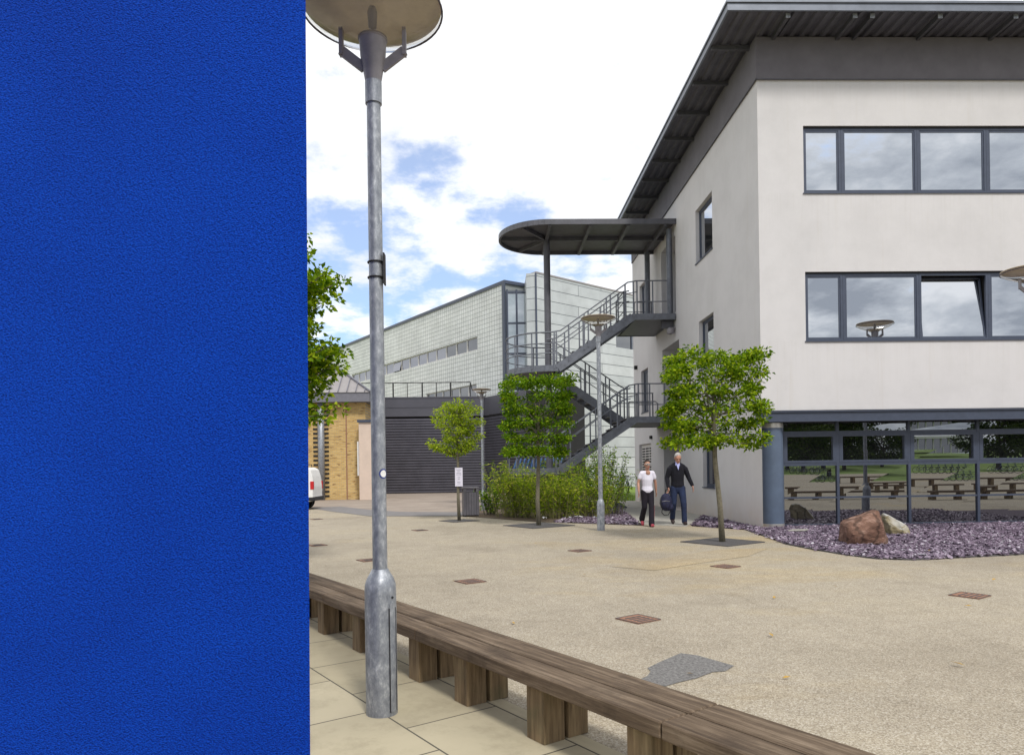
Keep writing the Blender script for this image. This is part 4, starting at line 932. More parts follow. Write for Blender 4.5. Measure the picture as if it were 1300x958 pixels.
def clumpleaves(centres, per, rad, flat=.6):
    k = len(centres); c = np.repeat(np.array(centres), per, 0); o = rng.normal(0, 1, (k*per, 3)); o /= np.linalg.norm(o, axis=1)[:, None]
    rr = rad*rng.uniform(.15, 1, (k*per, 1))**.6; o2 = o*rr; o2[:, 2] *= flat; d = o.copy(); d[:, 2] = d[:, 2]*.5-.1
    return c+o2, d+rng.normal(0, .35, d.shape)
def limb_to(m, a, b, r0, r1, wob=.06, n=5):
    a = Vector(a); b = Vector(b); pts = []
    for i in range(n+1):
        t = i/n; p = a.lerp(b, t)
        if 0 < i < n: p += Vector((random.uniform(-1, 1), random.uniform(-1, 1), random.uniform(-.4, .6)))*wob
        pts.append(p)
    m.tube(pts, [r0+(r1-r0)*i/n for i in range(n+1)], 6)
def boxtree(px, py, cpx, w, z0, z1, dep, label, leafmat, ncl, per, size, lean=0, tiers=0, airy=0, rtr=.05, ends=None):
    p = AZ(px, py); t = thing('pleached_tree', label, 'tree', (p.x, p.y, 0), 0, 'young trees clipped to box shapes')
    cx = AY(cpx, 520, p.y).x; m = MB(); top = Vector((cx, p.y, z0+(z1-z0)*.25))
    pts = [Vector((p.x, p.y, 0)), Vector((p.x-.02+lean*.2, p.y+.01, z0*.35)), Vector((p.x+(cx-p.x)*.5+lean, p.y, z0*.8)), top, Vector((cx+.05, p.y, z0+(z1-z0)*.85))]
    m.tube(pts, [rtr*1.25, rtr, rtr*.9, rtr*.7, rtr*.25], 10); m.build('trunk', 'bark', t, smooth=True)
    cen = []
    for i in range(ncl):
        u, v, q = random.uniform(-1, 1), random.uniform(-1, 1), random.random()
        # favour the shell
        if random.random() < .6:
            k = random.choice((0, 1, 2)); s_ = random.choice((-1, 1))
            if k == 0: u = s_*random.uniform(.85, 1)
            elif k == 1: v = s_*random.uniform(.85, 1)
            else: q = .5+s_*random.uniform(.42, .5)
        if tiers: q = (round(q*tiers)+random.uniform(-.22, .22))/tiers
        if airy and (abs(u) > 1-airy*(1-q) and q < .45 and random.random() < .6): continue
        if random.random() < .35 and sin(u*5.3+q*9.1+v*4+px) > .55: continue
        wv = 1+.09*sin(q*13+u*3+px)+.05*sin(v*9+q*5)
        cen.append((cx+u*w/2*wv, p.y+v*dep/2, z0+(z1-z0)*(q+.02*sin(u*7)+random.uniform(-.02, .02))))
    m = MB()
    if ends:
        cen = []
        for (ex_, ey_) in ends:
            for rep in range(2):
                e_ = AY(ex_, ey_, p.y+random.uniform(-.45, .45)); s0 = Vector((cx, p.y, max(z0-.15, e_.z-random.uniform(.1, .5)))); s0.z = min(s0.z, z1-.2); limb_to(m, s0, e_, .014, .004, .03)
                for k in range(5): q = s0.lerp(e_, .38+.62*k/4); cen.append((q.x+random.uniform(-.05, .05), q.y+random.uniform(-.1, .1), q.z+random.uniform(-.04, .06)))
    for c in (random.sample(cen, min(26, len(cen))) if not ends else []):
        zs = z0+(z1-z0)*random.uniform(.1, .6); limb_to(m, (cx, p.y, min(zs, c[2]+.1)), c, .018, .005, .05)
    m.build('limbs', 'bark', t)
    P, D = clumpleaves(cen, per, .17 if not airy else .15, .6)
    # stray shoots
    sh_ = [(cx, p.y, z0+.3)]
    for i in range(16 if not ends else 0):
        s_ = random.choice((-1, 1)); u = random.uniform(-1, 1)
        a = (cx+s_*w/2*random.uniform(.9, 1.0), p.y+u*dep/2, z0+(z1-z0)*random.uniform(.1, 1)) if random.random() < .5 else (cx+u*w/2, p.y+random.uniform(-1, 1)*dep/2, z1-.02)
        for k in range(7): sh_.append((a[0]+s_*k*.028*(a[2] < z1-.1), a[1], a[2]+k*.022))
    sh_ = np.array(sh_); P = np.concatenate([P, sh_]); D = np.concatenate([D, rng.normal(0, 1, sh_.shape)])
    leaves_mesh('crown', P, D, size, .55, leafmat, t); return t
def ZP(px, py): return 0
boxtree(917, 688, 906, 1.54, 1.90, 3.44, 1.05, 'square crowned green tree standing before the white side wall', 'leaf', 270, 52, .078, lean=-.05, tiers=5)
boxtree(684, 667, 683, 1.56, 1.86, 3.58, 1.1, 'square crowned darker tree in front of the stair and hedge', 'leaf_deep', 270, 50, .082, tiers=5)
t1 = boxtree(583, 661, 580, 1.35, 1.95, 3.2, .9, 'small airy lime green tree with a paper notice tied on', 'leaf_lime', 120, 20, .085, tiers=4, airy=.8, rtr=.04, ends=[(556, 522), (566, 514), (580, 511), (594, 513), (606, 521), (610, 535), (553, 533), (561, 541), (598, 545), (608, 553), (546, 562), (553, 568), (568, 558), (590, 562), (602, 566), (574, 572), (585, 545), (575, 530), (590, 528), (600, 535)])
# notice on its trunk
tp = AZ(583, 661); m = MB(); y_ = tp.y-.075; a0, a1 = AY(577.5, 593.5, y_), AY(587.5, 617, y_)
m.box(a0.x, a1.x, y_-.006, y_, a1.z, a0.z); nt_ = thing('paper_notice', 'white printed sheet tied to the trunk of the lime green tree', 'notice', (tp.x, y_, a1.z)); m.build('sheet', 'poster', nt_)
m = MB(); z = a0.z-.05
while z > a1.z+.04:
    w = random.uniform(.3, .8)*(a1.x-a0.x-.04); m.box((a0.x+a1.x-w)/2, (a0.x+a1.x+w)/2, y_-.008, y_-.0065, z-.012, z); z -= .045 if random.random() < .7 else .08
m.build('print_lines', 'print', nt_)
m = MB(); zc_ = (a0.z+a1.z)/2
m.tube([(tp.x+.055*cos(t*pi/8), tp.y+.02+.095*sin(t*pi/8), zc_) for t in range(16)], .004, 5, closed=True); m.build('string', 'white', nt_)
# dark square patches with a thin edge at the tree feet
for (px, py, sz, lab) in ((583, 661, .8, 'dark square patch under the small lime green tree'), (684, 667, 1.25, 'dark square patch under the darker square tree'), (917, 688, 1.05, 'dark square patch under the tree by the white wall')):
    p = AZ(px, py); q = MB(); h_ = sz/2; q.box(-h_, h_, -h_, h_, .0045, .014); tp_ = thing('dark_square', lab, 'tree pit', (p.x, p.y, 0), B_RZ, 'dark squares at the tree feet'); q.build('square_fill', 'dark_rough', tp_, world=False)
    q = MB()
    for a in (-h_-.02, h_): q.box(a, a+.02, -h_-.02, h_+.02, .001, .017); q.box(-h_, h_, a, a+.02, .001, .0165)
    q.build('edge_frame', 'dark_rough', tp_, world=False)
# tree behind the blue wall
t = thing('leafy_tree', 'leafy green tree whose branches show past the blue wall edge', 'tree', (-3.75, 10.2, 0)); m = MB()
m.tube([(-3.9, 10.2, 0), (-3.85, 10.2, 1.5), (-3.95, 10.25, 2.8), (-3.8, 10.2, 4.2)], [.12, .1, .08, .04], 10); m.build('trunk', 'bark', t, smooth=True)
cen = []; m = MB()
for i in range(150):
    z = random.uniform(2.25, 4.9); a = random.uniform(-1.1, 1.1) if i % 4 else random.uniform(0, 2*pi)
    k = (z-2.4)/2.6; rmax = 1.80*(.86+.14*sin(z*6.3+.6))*(1-.28*max(0, k-.55)/.45)
    r_ = rmax*random.uniform(.5, 1.0)**.7; e_ = Vector((-3.75+r_*cos(a), 10.2+r_*sin(a), z)); s0 = Vector((-3.88, 10.2, max(2.0, z-.7)))
    limb_to(m, s0, e_, .025, .006, .06)
    for k in range(7):
        q = s0.lerp(e_, .35+.65*(k+1)/7); cen.append((q.x+random.uniform(-.07, .07), q.y+random.uniform(-.07, .07), q.z+random.uniform(-.05, .05)))
m.build('limbs', 'bark', t)
P, D = clumpleaves(cen, 27, .15, .45); leaves_mesh('crown', P, D, .095, .62, 'leaf', t)
# bamboo hedge
def bamboo(px, py, dx, h, w, label, mat='bamboo', n=60, ls=.13, lw=.2, name='bamboo_shrub', per=26):
    p = AZ(px, py); t = thing(name, label, 'shrub', (p.x, p.y+.2, 0), 0, 'shrubs in the slate bed by the stair'); m = MB(); P = []; D = []
    for i in range(n):
        a = random.uniform(0, 2*pi); r0 = random.uniform(0, w*.45); b = Vector((p.x+r0*cos(a), p.y+.2+r0*sin(a)*.7+.2, 0)); hh = h*random.uniform(.55, 1.0)*(1-.25*r0/w)
        sp = random.uniform(.15, .62)*w; tip = b+Vector((cos(a)*sp*.75, sin(a)*sp*.6, hh)); mid = b.lerp(tip, .55)+Vector((0, 0, hh*.12))
        m.tube([b, mid, tip], [.008, .006, .003], 4)
        for k in range(int(per*1.25)):
            f = .12+.88*random.random()**.8; q = (b.lerp(mid, f/.55) if f < .55 else mid.lerp(tip, (f-.55)/.45))
            P.append((q.x+random.gauss(0, .05), q.y+random.gauss(0, .05), q.z+random.gauss(0, .04))); D.append((random.gauss(0, 1), random.gauss(0, 1), random.gauss(-.15, .45)))
    m.build('stems', 'bark' if mat != 'bamboo' else 'bamboo_stem', t); leaves_mesh('foliage', np.array(P), np.array(D), ls, lw, mat, t, fold=.1); return t
M['bamboo_stem'] = simple('bamboo_stem', (.20, .19, .07), .6)
bamboo(652, 657, 0, 1.75, 1.15, 'yellow green bamboo clump at the left end of the hedge', n=75)
bamboo(672, 658, 0, 1.5, 1.4, 'bamboo clump directly behind the darker square tree', n=80)
bamboo(706, 659, 0, 1.4, 1.5, 'bamboo clump between the square tree and the middle lamp, left half', n=80)
bamboo(745, 658, 0, 1.6, 1.6, 'bamboo clump just behind the foot of the middle lamp', n=85)
bamboo(683, 651, 0, 1.1, 1.3, 'low bamboo clump behind the hedge under the stair landing', n=50)
bamboo(772, 655, 0, 2.2, 1.2, 'taller leafy dark green bush at the right end of the hedge', mat='leaf_deep', n=80, ls=.08, lw=.5, name='leafy_bush', per=34)
bamboo(723, 645, 0, 2.0, 1.5, 'tall bamboo clump rising behind the hedge in front of the stair flight', n=70)
bamboo(624, 654, 0, .95, .6, 'small dark leaved shrub at the left foot of the hedge beside the lamp', mat='leaf_deep', n=30, ls=.1, lw=.45, name='small_shrub', per=24)
bamboo(800, 660, 0, .35, .35, 'tiny low plant at the right corner of the slate bed', mat='leaf_deep', n=10, ls=.06, lw=.4, name='small_plant', per=10) if False else None

# trees behind the camera, mirrored in the glazing
def far_tree(label, h=8):
    t = thing('park_tree', label, 'tree', (0, 0, 0), 0, 'trees on the grass bank behind the camera'); m = MB(); m.tube([(0, 0, 0), (.1, 0, h*.3), (0, 0, h*.7)], [.28, .2, .08], 8); 
    cen = []
    for i in range(70):
        a = random.uniform(0, 2*pi); q = random.random(); R_ = h*.42*sqrt(max(.05, 1-(2*q-1)**2))*random.uniform(.4, 1); c = (R_*cos(a), R_*sin(a), h*(.28+.72*q)); cen.append(c)
        if i % 4 == 0: limb_to(m, (0, 0, h*(.25+.3*q)), c, .07, .02, .2)
    m.build('trunk', 'bark_dark', t, world=False); P, D = clumpleaves(cen, 40, h*.11, .7); leaves_mesh('crown', P, D, .42, .7, 'leaf_far', t, world=False); return t
ft = far_tree('broad dark park tree on the grass bank, one of several alike')
specs = [(1002, 90, 1.0), (1022, 80, .9), (1048, 92, 1.1), (1074, 84, .9), (1098, 100, 1.0), (1122, 92, .85), (1015, 120, 1.3), (1270, 76, 1.0), (1232, 150, 1.1), (1300, 140, 1.3), (1145, 160, 1.1), (1060, 130, 1.3), (1340, 95, 1.1)]
first = True
for i, (px, Dm, s_) in enumerate(specs):
    x = AY(px, 590, Dm).x; y = 2*GY-Dm; t_ = min(1, max(0, -y-38)/165); z = 5.5*(t_*t_*(3-2*t_))
    o = ft if first else copy_tree(ft); first = False
    o.location = (x, y, z-.1); o.rotation_euler.z = i*1.1; o.scale = (s_, s_, s_)
# low white building far behind
x = AY(1183, 560, 170).x; y = 2*GY-170; lb = thing('low_pavilion', 'low white flat roofed building behind the camera on the bank', 'building', (x, y, 5))
m = MB(); m.box(x-7, x+9, y-8, y, 4.8, 7.4); m.build('wall', 'glass_far', lb); m = MB(); m.box(x-8, x+10, y-9, y+1.2, 7.4, 8.0); m.build('roof', 'white', lb)
m = MB()
for k in range(9): m.box(x-6.9+k*1.9, x-6.6+k*1.9, y+.02, y+.12, 4.8, 7.39)
m.build('posts', 'white', lb)

# ------------------------------------------------------------------ bicycles
def bicycle(label):
    t = thing('bicycle', label, 'bicycle', (0, 0, 0), 0, 'parked bicycles')
    for xw in (-.52, .52):
        q = MB(); q.tube([(xw+.32*cos(a*pi/12), 0, .34+.32*sin(a*pi/12)) for a in range(24)], .018, 6, closed=True); w = q.build('wheel', 'tyre', t, world=False)
        q = MB()
        for a in range(8): q.tube([(xw, 0, .34), (xw+.31*cos(a*pi/4), 0, .34+.31*sin(a*pi/4))], .003, 3)
        q.tube([(xw, -.04, .34), (xw, .04, .34)], .025, 8); q.build('spokes', 'chrome', w, world=False)
    q = MB(); bb_, se, he = (-.08, 0, .3), (-.22, 0, .8), (.36, 0, .82)
    for a, b in ((bb_, se), (bb_, (.38, 0, .7)), (se, he), (bb_, (-.52, 0, .34)), (se, (-.52, 0, .34)), (he, (.52, 0, .34))): q.tube([a, b], .017, 6)
    q.tube([(-.22, 0, .8), (-.25, 0, .92)], .012, 6); q.tube([he, (.33, 0, .95)], .012, 6); q.build('frame', 'bikeblue', t, world=False)
    q = MB(); q.box(-.36, -.12, -.07, .07, .92, .97); q.build('saddle', 'black', t, world=False, bevel=.02)
    q = MB(); q.tube([(.36, -.28, .98), (.33, -.1, .96), (.33, .1, .96), (.36, .28, .98)], .012, 6); q.build('handlebar', 'chrome', t, world=False); return t
bk = bicycle('parked bicycle in the mirrored rows behind the camera'); places = []
for k in range(6): places.append(mir(1003+k*8.5, 607+.3*k)+(1.2+random.uniform(-.25, .25), 'parked bicycle in the mirrored rows behind the camera'))
for k in range(8): places.append(mir(1172+k*8.5, 606.5)+(.9+random.uniform(-.3, .3), 'parked bicycle in the mirrored rows behind the camera'))
for k in range(4): places.append(mir(1268+k*9, 606)+(.9+random.uniform(-.3, .3), 'parked bicycle in the mirrored rows behind the camera'))
ds = ['leftmost bicycle parked on the far grass past the white building', 'second bicycle parked far behind by the white building end', 'third bicycle parked far behind by the white building end', 'bicycle far behind, tight against the white wall edge']
for k in range(4):
    p = AZ(785+k*6.0, 627); places.append((p.x, p.y+.4*k, 1.1+.3*(k % 2), ds[k]))
for i, (x, y, rz, lab) in enumerate(places):
    o = bk if i == 0 else copy_tree(bk); o.location = (x, y, 0.01); o.rotation_euler.z = rz; o['label'] = lab
    if i >= 18: o['group'] = 'bicycles on the far grass'
# blue hooped cycle shelter behind the hedge
hx0, hx1 = AY(652, 585, 27.5).x, AY(712, 585, 27.5).x
cs_ = thing('cycle_shelter', 'row of curved blue hoops of a cycle shelter seen above the bamboo', 'cycle shelter', ((hx0+hx1)/2, 27.5, 0)); k = 0; x = hx0
while x < hx1:
    q = MB(); q.tube([(x+.25*sin(t*pi/10)*.6, 27.2+1.1*t/10, 1.35+.5*sin(t*pi/10)) for t in range(11)], .035, 6); q.build('hoop', 'bluehoop', cs_, smooth=True); x += .16
q = MB(); q.bar((hx0-.1, 27.2, 1.35), (hx1+.1, 27.2, 1.35), .06, .1); q.bar((hx0-.1, 28.3, 1.35), (hx1+.1, 28.3, 1.35), .06, .1)
for xx in (hx0, hx1):
    for yy in (27.2, 28.3): q.tube([(xx, yy, 0), (xx, yy, 1.35)], .04, 8)
q.build('support_frame', 'stair', cs_)

# ------------------------------------------------------------------ litter bin
p = AZ(597.5, 655); bn_ = thing('litter_bin', 'grey slatted metal litter bin beside the small lime green tree', 'litter bin', (p.x, p.y, 0), .15)
w = 19.5*p.y/900/2; h_ = .90
q = MB(); q.box(-w+.03, w-.03, -w+.03, w-.03, .04, h_-.16); q.build('liner', 'black', bn_, world=False)
q = MB(); n = 6
for k in range(n):
    a = -w+2*w*k/n
    q.box(a+.004, a+2*w/n-.004, -w, -w+.025, .05, h_-.16); q.box(a+.004, a+2*w/n-.004, w-.025, w, .05, h_-.16)
    q.box(-w, -w+.025, a+.004, a+2*w/n-.004, .05, h_-.16); q.box(w-.025, w, a+.004, a+2*w/n-.004, .05, h_-.16)
q.build('slats', 'bin', bn_, world=False)
q = MB(); q.box(-w-.01, w+.01, -w-.01, w+.01, h_-.05, h_)
for sx in (-1, 1):
    for sy in (-1, 1): q.box(min(sx*w, sx*(w-.09)), max(sx*w, sx*(w-.09)), min(sy*w, sy*(w-.09)), max(sy*w, sy*(w-.09)), h_-.16, h_-.0505)
q.build('hood', 'bin', bn_, world=False, bevel=.006)
q = MB(); 
for sx in (-1, 1):
    for sy in (-1, 1): q.box(sx*w*.8-.03, sx*w*.8+.03, sy*w*.8-.03, sy*w*.8+.03, 0, .05)
q.build('feet', 'black', bn_, world=False)

# ------------------------------------------------------------------ van
p = AZ(398, 646.5); vx = AY(408.5, 620, p.y).x; vs_ = .875
van = thing('parked_van', 'small white panel van parked mostly behind the blue wall', 'van', (vx, p.y-.2, 0)); van.scale = (vs_,)*3; van.location.x -= .27
prof = [(0, .42), (-.02, .62), (0, 1.0), (-.06, 1.45), (-.14, 1.74), (-.3, 1.82), (-2.3, 1.84), (-2.7, 1.78), (-3.45, 1.15), (-4.2, .98), (-4.35, .8), (-4.38, .42), (-3.95, .34), (-.2, .34)]
m = MB(); n = len(prof); W = 1.68
def vy(z, s): return s*(W/2 - (max(0, z-1.0)*.13))
vs = [(x, vy(z, -1)+.84, z) for x, z in prof]+[(x, vy(z, 1)+.84, z) for x, z in prof]
m.add(vs, [tuple(range(n))[::-1], tuple(range(n, 2*n))]+[(i, (i+1) % n, n+(i+1) % n, n+i) for i in range(n)]); body = m.build('body', 'white', van, world=False, bevel=.035)
for x in (-.72, -3.5):
    for y in (.0, 1.68):
        sy = -1 if y == 0 else 1
        m = MB(); m.tube([(x, y+sy*.01, .31), (x, y-sy*.2, .31)], .31, 20); w = m.build('wheel', 'tyre', van, world=False, smooth=True, angle=40)
        m = MB(); m.tube([(x, y+sy*.02, .31), (x, y, .31)], .19, 14); m.build('hub_cap', 'chrome', w, world=False)
        m = MB(); m.tube([(x, y+sy*.004, .33), (x, y-sy*.02, .33)], .37, 20); m.build('wheel_arch', 'black', van, world=False)
m = MB(); m.box(-.35, .05, -.01, 1.69, .38, .55); m.build('bumper', 'black', van, world=False, bevel=.02)
for y in (-.012, 1.562): m = MB(); m.box(-.13, .012, y, y+.13, .88, 1.22); m.build('tail_light', 'red', van, world=False, bevel=.01)
m = MB(); m.add([(-2.55, -.002+.1, 1.65), (-3.25, .03, 1.12), (-2.0, .02, 1.12), (-2.0, .09, 1.65)], [(0, 1, 2, 3)]); m.build('side_window', 'glass_dark', van, world=False)
m = MB()
for x in (-.45, -1.9): m.tube([(x, .1, 1.84), (x, .1, 1.95), (x, 1.58, 1.95), (x, 1.58, 1.84)], .02, 6)
m.build('roof_bars', 'black', van, world=False)
m = MB(); m.box(-1.85, -.95, -.0125, -.004, .5, .505); m.box(-1.0, -.99, -.0125, -.004, .5, 1.1); m.build('door_seam', 'black', van, world=False)

# ------------------------------------------------------------------ people
def remesh(name, parts, mat, parent, vox=.008, iters=2, smooth_n=4):
    """parts: MB of overlapping closed shapes -> one continuous surface"""
    me = bpy.data.meshes.new(name); me.from_pydata(parts.v, [], parts.f)
    bm = bmesh.new(); bm.from_mesh(me); bmesh.ops.recalc_face_normals(bm, faces=bm.faces); bm.to_mesh(me); bm.free()
    o = bpy.data.objects.new(name+'_tmp', me); C.objects.link(o)
    r_ = o.modifiers.new('r', 'REMESH'); r_.mode = 'VOXEL'; r_.voxel_size = vox
    s_ = o.modifiers.new('s', 'SMOOTH'); s_.iterations = smooth_n; s_.factor = .5
    dg = bpy.context.evaluated_depsgraph_get(); m2 = bpy.data.meshes.new_from_object(o.evaluated_get(dg)); m2.name = name
    bpy.data.objects.remove(o); m2.materials.clear()
    return link(name, m2, mat, parent, world=False, smooth=True)
def cap(m, pts, rad, sx=1, sy=1, seg=14):
    """rounded tapered chain: tube with small cap rings"""
    P = [Vector(p) for p in pts]; R_ = list(rad)
    d0 = (P[0]-P[1]).normalized(); d1 = (P[-1]-P[-2]).normalized()
    Q = [P[0]+d0*R_[0]*.9, P[0]+d0*R_[0]*.55]+P+[P[-1]+d1*R_[-1]*.55, P[-1]+d1*R_[-1]*.9]
    RR = [R_[0]*.35, R_[0]*.8]+R_+[R_[-1]*.8, R_[-1]*.35]
    # densify
    Q2 = []; R2 = []
    for i in range(len(Q)-1):
        k = 3 if 1 < i < len(Q)-3 else 1
        for j in range(k): Q2.append(Q[i].lerp(Q[i+1], j/k)); R2.append(RR[i]+(RR[i+1]-RR[i])*j/k)
    Q2.append(Q[-1]); R2.append(RR[-1]); m.tube(Q2, R2, seg, sx=sx, sy=sy)
def ell(m, c, r, rot=None, seg=18):
    vs = []; n = 11
    for i in range(n):
        ph = -pi/2+pi*(i+.5)/n
        for k in range(seg):
            v = Vector((r[0]*cos(ph)*cos(2*pi*k/seg), r[1]*cos(ph)*sin(2*pi*k/seg), r[2]*sin(ph)))
            if rot is not None: v = rot @ v
            vs.append(Vector(c)+v)
    fs = [(i*seg+k, i*seg+(k+1) % seg, (i+1)*seg+(k+1) % seg, (i+1)*seg+k) for i in range(n-1) for k in range(seg)]+[tuple(range(seg))[::-1], tuple((n-1)*seg+k for k in range(seg))]
    m.add(vs, fs)
def head(m, c, rot, s=1.0):
    R = rot
    def q(x, y, z): return Vector(c)+R @ Vector((x*s, y*s, z*s))
    ell(m, q(0, .01, .03), (.074*s, .092*s, .092*s), R); ell(m, q(0, -.02, -.035), (.056*s, .066*s, .07*s), R)   # skull, jaw
    ell(m, q(0, -.072, -.085), (.022*s, .018*s, .016*s), R)
    cap(m, [q(0, -.082, .02), q(0, -.104, -.022)], [.009*s, .013*s], seg=8)       # nose
    for sg in (-1, 1): ell(m, q(sg*.077, .012, 0), (.011*s, .02*s, .032*s), R); ell(m, q(sg*.03, -.078, .038), (.022*s, .01*s, .007*s), R)
    ell(m, q(0, -.082, -.05), (.024*s, .010*s, .008*s), R)
def hand(m, w, d, sidev, s=1.0, curl=.5):
    """w wrist, d direction of the palm, sidev towards the thumb"""
    w = Vector(w); d = Vector(d).normalized(); sv = Vector(sidev).normalized(); nrm = d.cross(sv).normalized()
    palm = w+d*.05*s; 
    for k in (-1, 0, 1): cap(m, [w+sv*.012*k, w+d*.085*s+sv*.024*k*s], [.017*s, .016*s], seg=8)
    for k, ln in zip((1.5, .5, -.5, -1.5), (.070, .078, .073, .058)):
        b0 = w+d*.088*s+sv*.021*k*s; b1 = b0+(d*(1-.2*curl)+nrm*.45*curl).normalized()*ln*.5*s; b2 = b1+(d*(1-.8*curl)+nrm*.9*curl).normalized()*ln*.5*s
        cap(m, [b0, b1, b2], [.0095*s, .0085*s, .007*s], seg=8)
    t0 = w+d*.025*s+sv*.026*s; t1 = t0+(sv*.8+d*.7).normalized()*.035*s; t2 = t1+(d*.9+sv*.25+nrm*.3*curl).normalized()*.032*s; cap(m, [t0, t1, t2], [.013*s, .011*s, .009*s], seg=8)

def woman(loc):
    t = thing('person', 'woman in white short sleeved top, dark trousers and white sunglasses walking towards the camera', 'person', loc, radians(4)); b = MB()
    # walking towards -y; image left (x<0) is her right side.  height 1.60
    hip = .84; sh = 1.30
    cap(b, [(0, 0, .86), (0, 0, .97), (0, -.005, 1.12), (0, -.01, 1.24)], [.125, .105, .115, .11], sx=1.18, sy=.82)
    cap(b, [(-.12, 0, 1.275), (.12, 0, 1.275)], [.048, .048]); cap(b, [(0, .0, 1.28), (0, -.015, 1.40)], [.055, .047])
    Rh = Euler((radians(4), 0, radians(8))).to_matrix(); head(b, (0, -.03, 1.475), Rh, .97)
    arms = [((-.165, 0, 1.285), (-.235, .02, 1.05), (-.25, -.08, .84), (-.02, -.10, -1)), ((.165, 0, 1.285), (.235, .045, 1.05), (.265, .09, .84), (.1, .05, -1))]
    for k, (a, e_, w, d) in enumerate(arms):
        cap(b, [a, Vector(a).lerp(Vector(e_), .5), e_, Vector(e_).lerp(Vector(w), .4), w], [.048, .042, .036, .037, .024]); hand(b, w, d, (0, -1, -.1), .92, .5)
    legs = [((-.08, 0, .83), (-.085, -.02, .46), (-.09, .22, .17)), ((.08, 0, .83), (.065, -.14, .47), (.03, -.24, .07))]
    for a, k_, f in legs: cap(b, [a, k_, f], [.085, .055, .037])
    remesh('body', b, 'skin2', t, .007)
    s = MB(); cap(s, [(0, 0, .865), (0, 0, .97), (0, -.012, 1.13), (0, -.012, 1.235)], [.138, .115, .132, .115], sx=1.16, sy=.90)
    cap(s, [(-.115, 0, 1.285), (.115, 0, 1.285)], [.060, .060])
    for sg in (-1, 1): cap(s, [(sg*.15, 0, 1.28), (sg*.195, .01, 1.17)], [.062, .060])
    ss = remesh('shirt', s, 'tshirt', t, .009)
    # scoop neck: skin coloured bib inset
    nb = MB(); ell(nb, (0, -.098, 1.292), (.062, .036, .060)); remesh('neckline', nb, 'skin2', ss, .008)
    tr_ = MB(); cap(tr_, [(0, 0, .80), (0, 0, .88)], [.128, .118], sx=1.1, sy=.86)
    for a, k_, f in legs: cap(tr_, [a, k_, Vector(k_).lerp(Vector(f), .5), Vector(f)+Vector((0, 0, -.01))], [.100, .073, .070, .078])
    tr2 = remesh('trousers', tr_, 'trousers', t, .01)
    sp = MB(); sp.bar((.138, -.13, .50), (.108, -.20, .12), .02, .012); sp.build('side_stripe', 'pinkshoe', tr2, world=False)
    for (x, y, z, pitch) in ((-.09, .20, .085, .75), (.03, -.29, .04, -.12)):
        f = MB(); R_ = Matrix.Rotation(pitch, 3, 'X'); ell(f, (x, y, z), (.043, .12, .038), R_); ell(f, (x, y-.05, z-.005+pitch*-.0), (.046, .065, .03), R_); remesh('shoe', f, 'pinkshoe', t, .008)
    hr = MB(); ell(hr, (0, -.012, 1.522), (.082, .100, .094), Rh); ell(hr, (0, .085, 1.56), (.045, .05, .045))
    # clip hair away from the face by lifting it back
    hr.v = [(v[0], max(v[1], -.10 if v[2] > 1.562 else (-.05 if v[2] > 1.53 else .0)), v[2]) for v in hr.v]
    remesh('hair', hr, 'hair_dark', t, .007)
    g = MB(); 
    for sg in (-1, 1): ell(g, Vector((0, -.03, 1.475))+Rh @ Vector((sg*.032, -.094, .027)), (.028, .010, .021), Rh)
    g2 = g.build('sunglasses', 'black', t, world=False, smooth=True)
    g = MB(); c0 = Vector((0, -.03, 1.475))
    for sg in (-1, 1): g.tube([c0+Rh @ Vector((sg*.030+.026*cos(a*pi/8), -.098, .027+.018*sin(a*pi/8))) for a in range(16)], .004, 5, closed=True); g.tube([c0+Rh @ Vector((sg*.06, -.098, .032)), c0+Rh @ Vector((sg*.079, .0, .03))], .006, 5)
    g.build('white_frame', 'white', g2, world=False, smooth=True)
    m = MB(); ell(m, c0+Rh @ Vector((0, -.092, -.048)), (.022, .006, .006), Rh); m.build('lips', 'red', t, world=False, smooth=True)
    return t
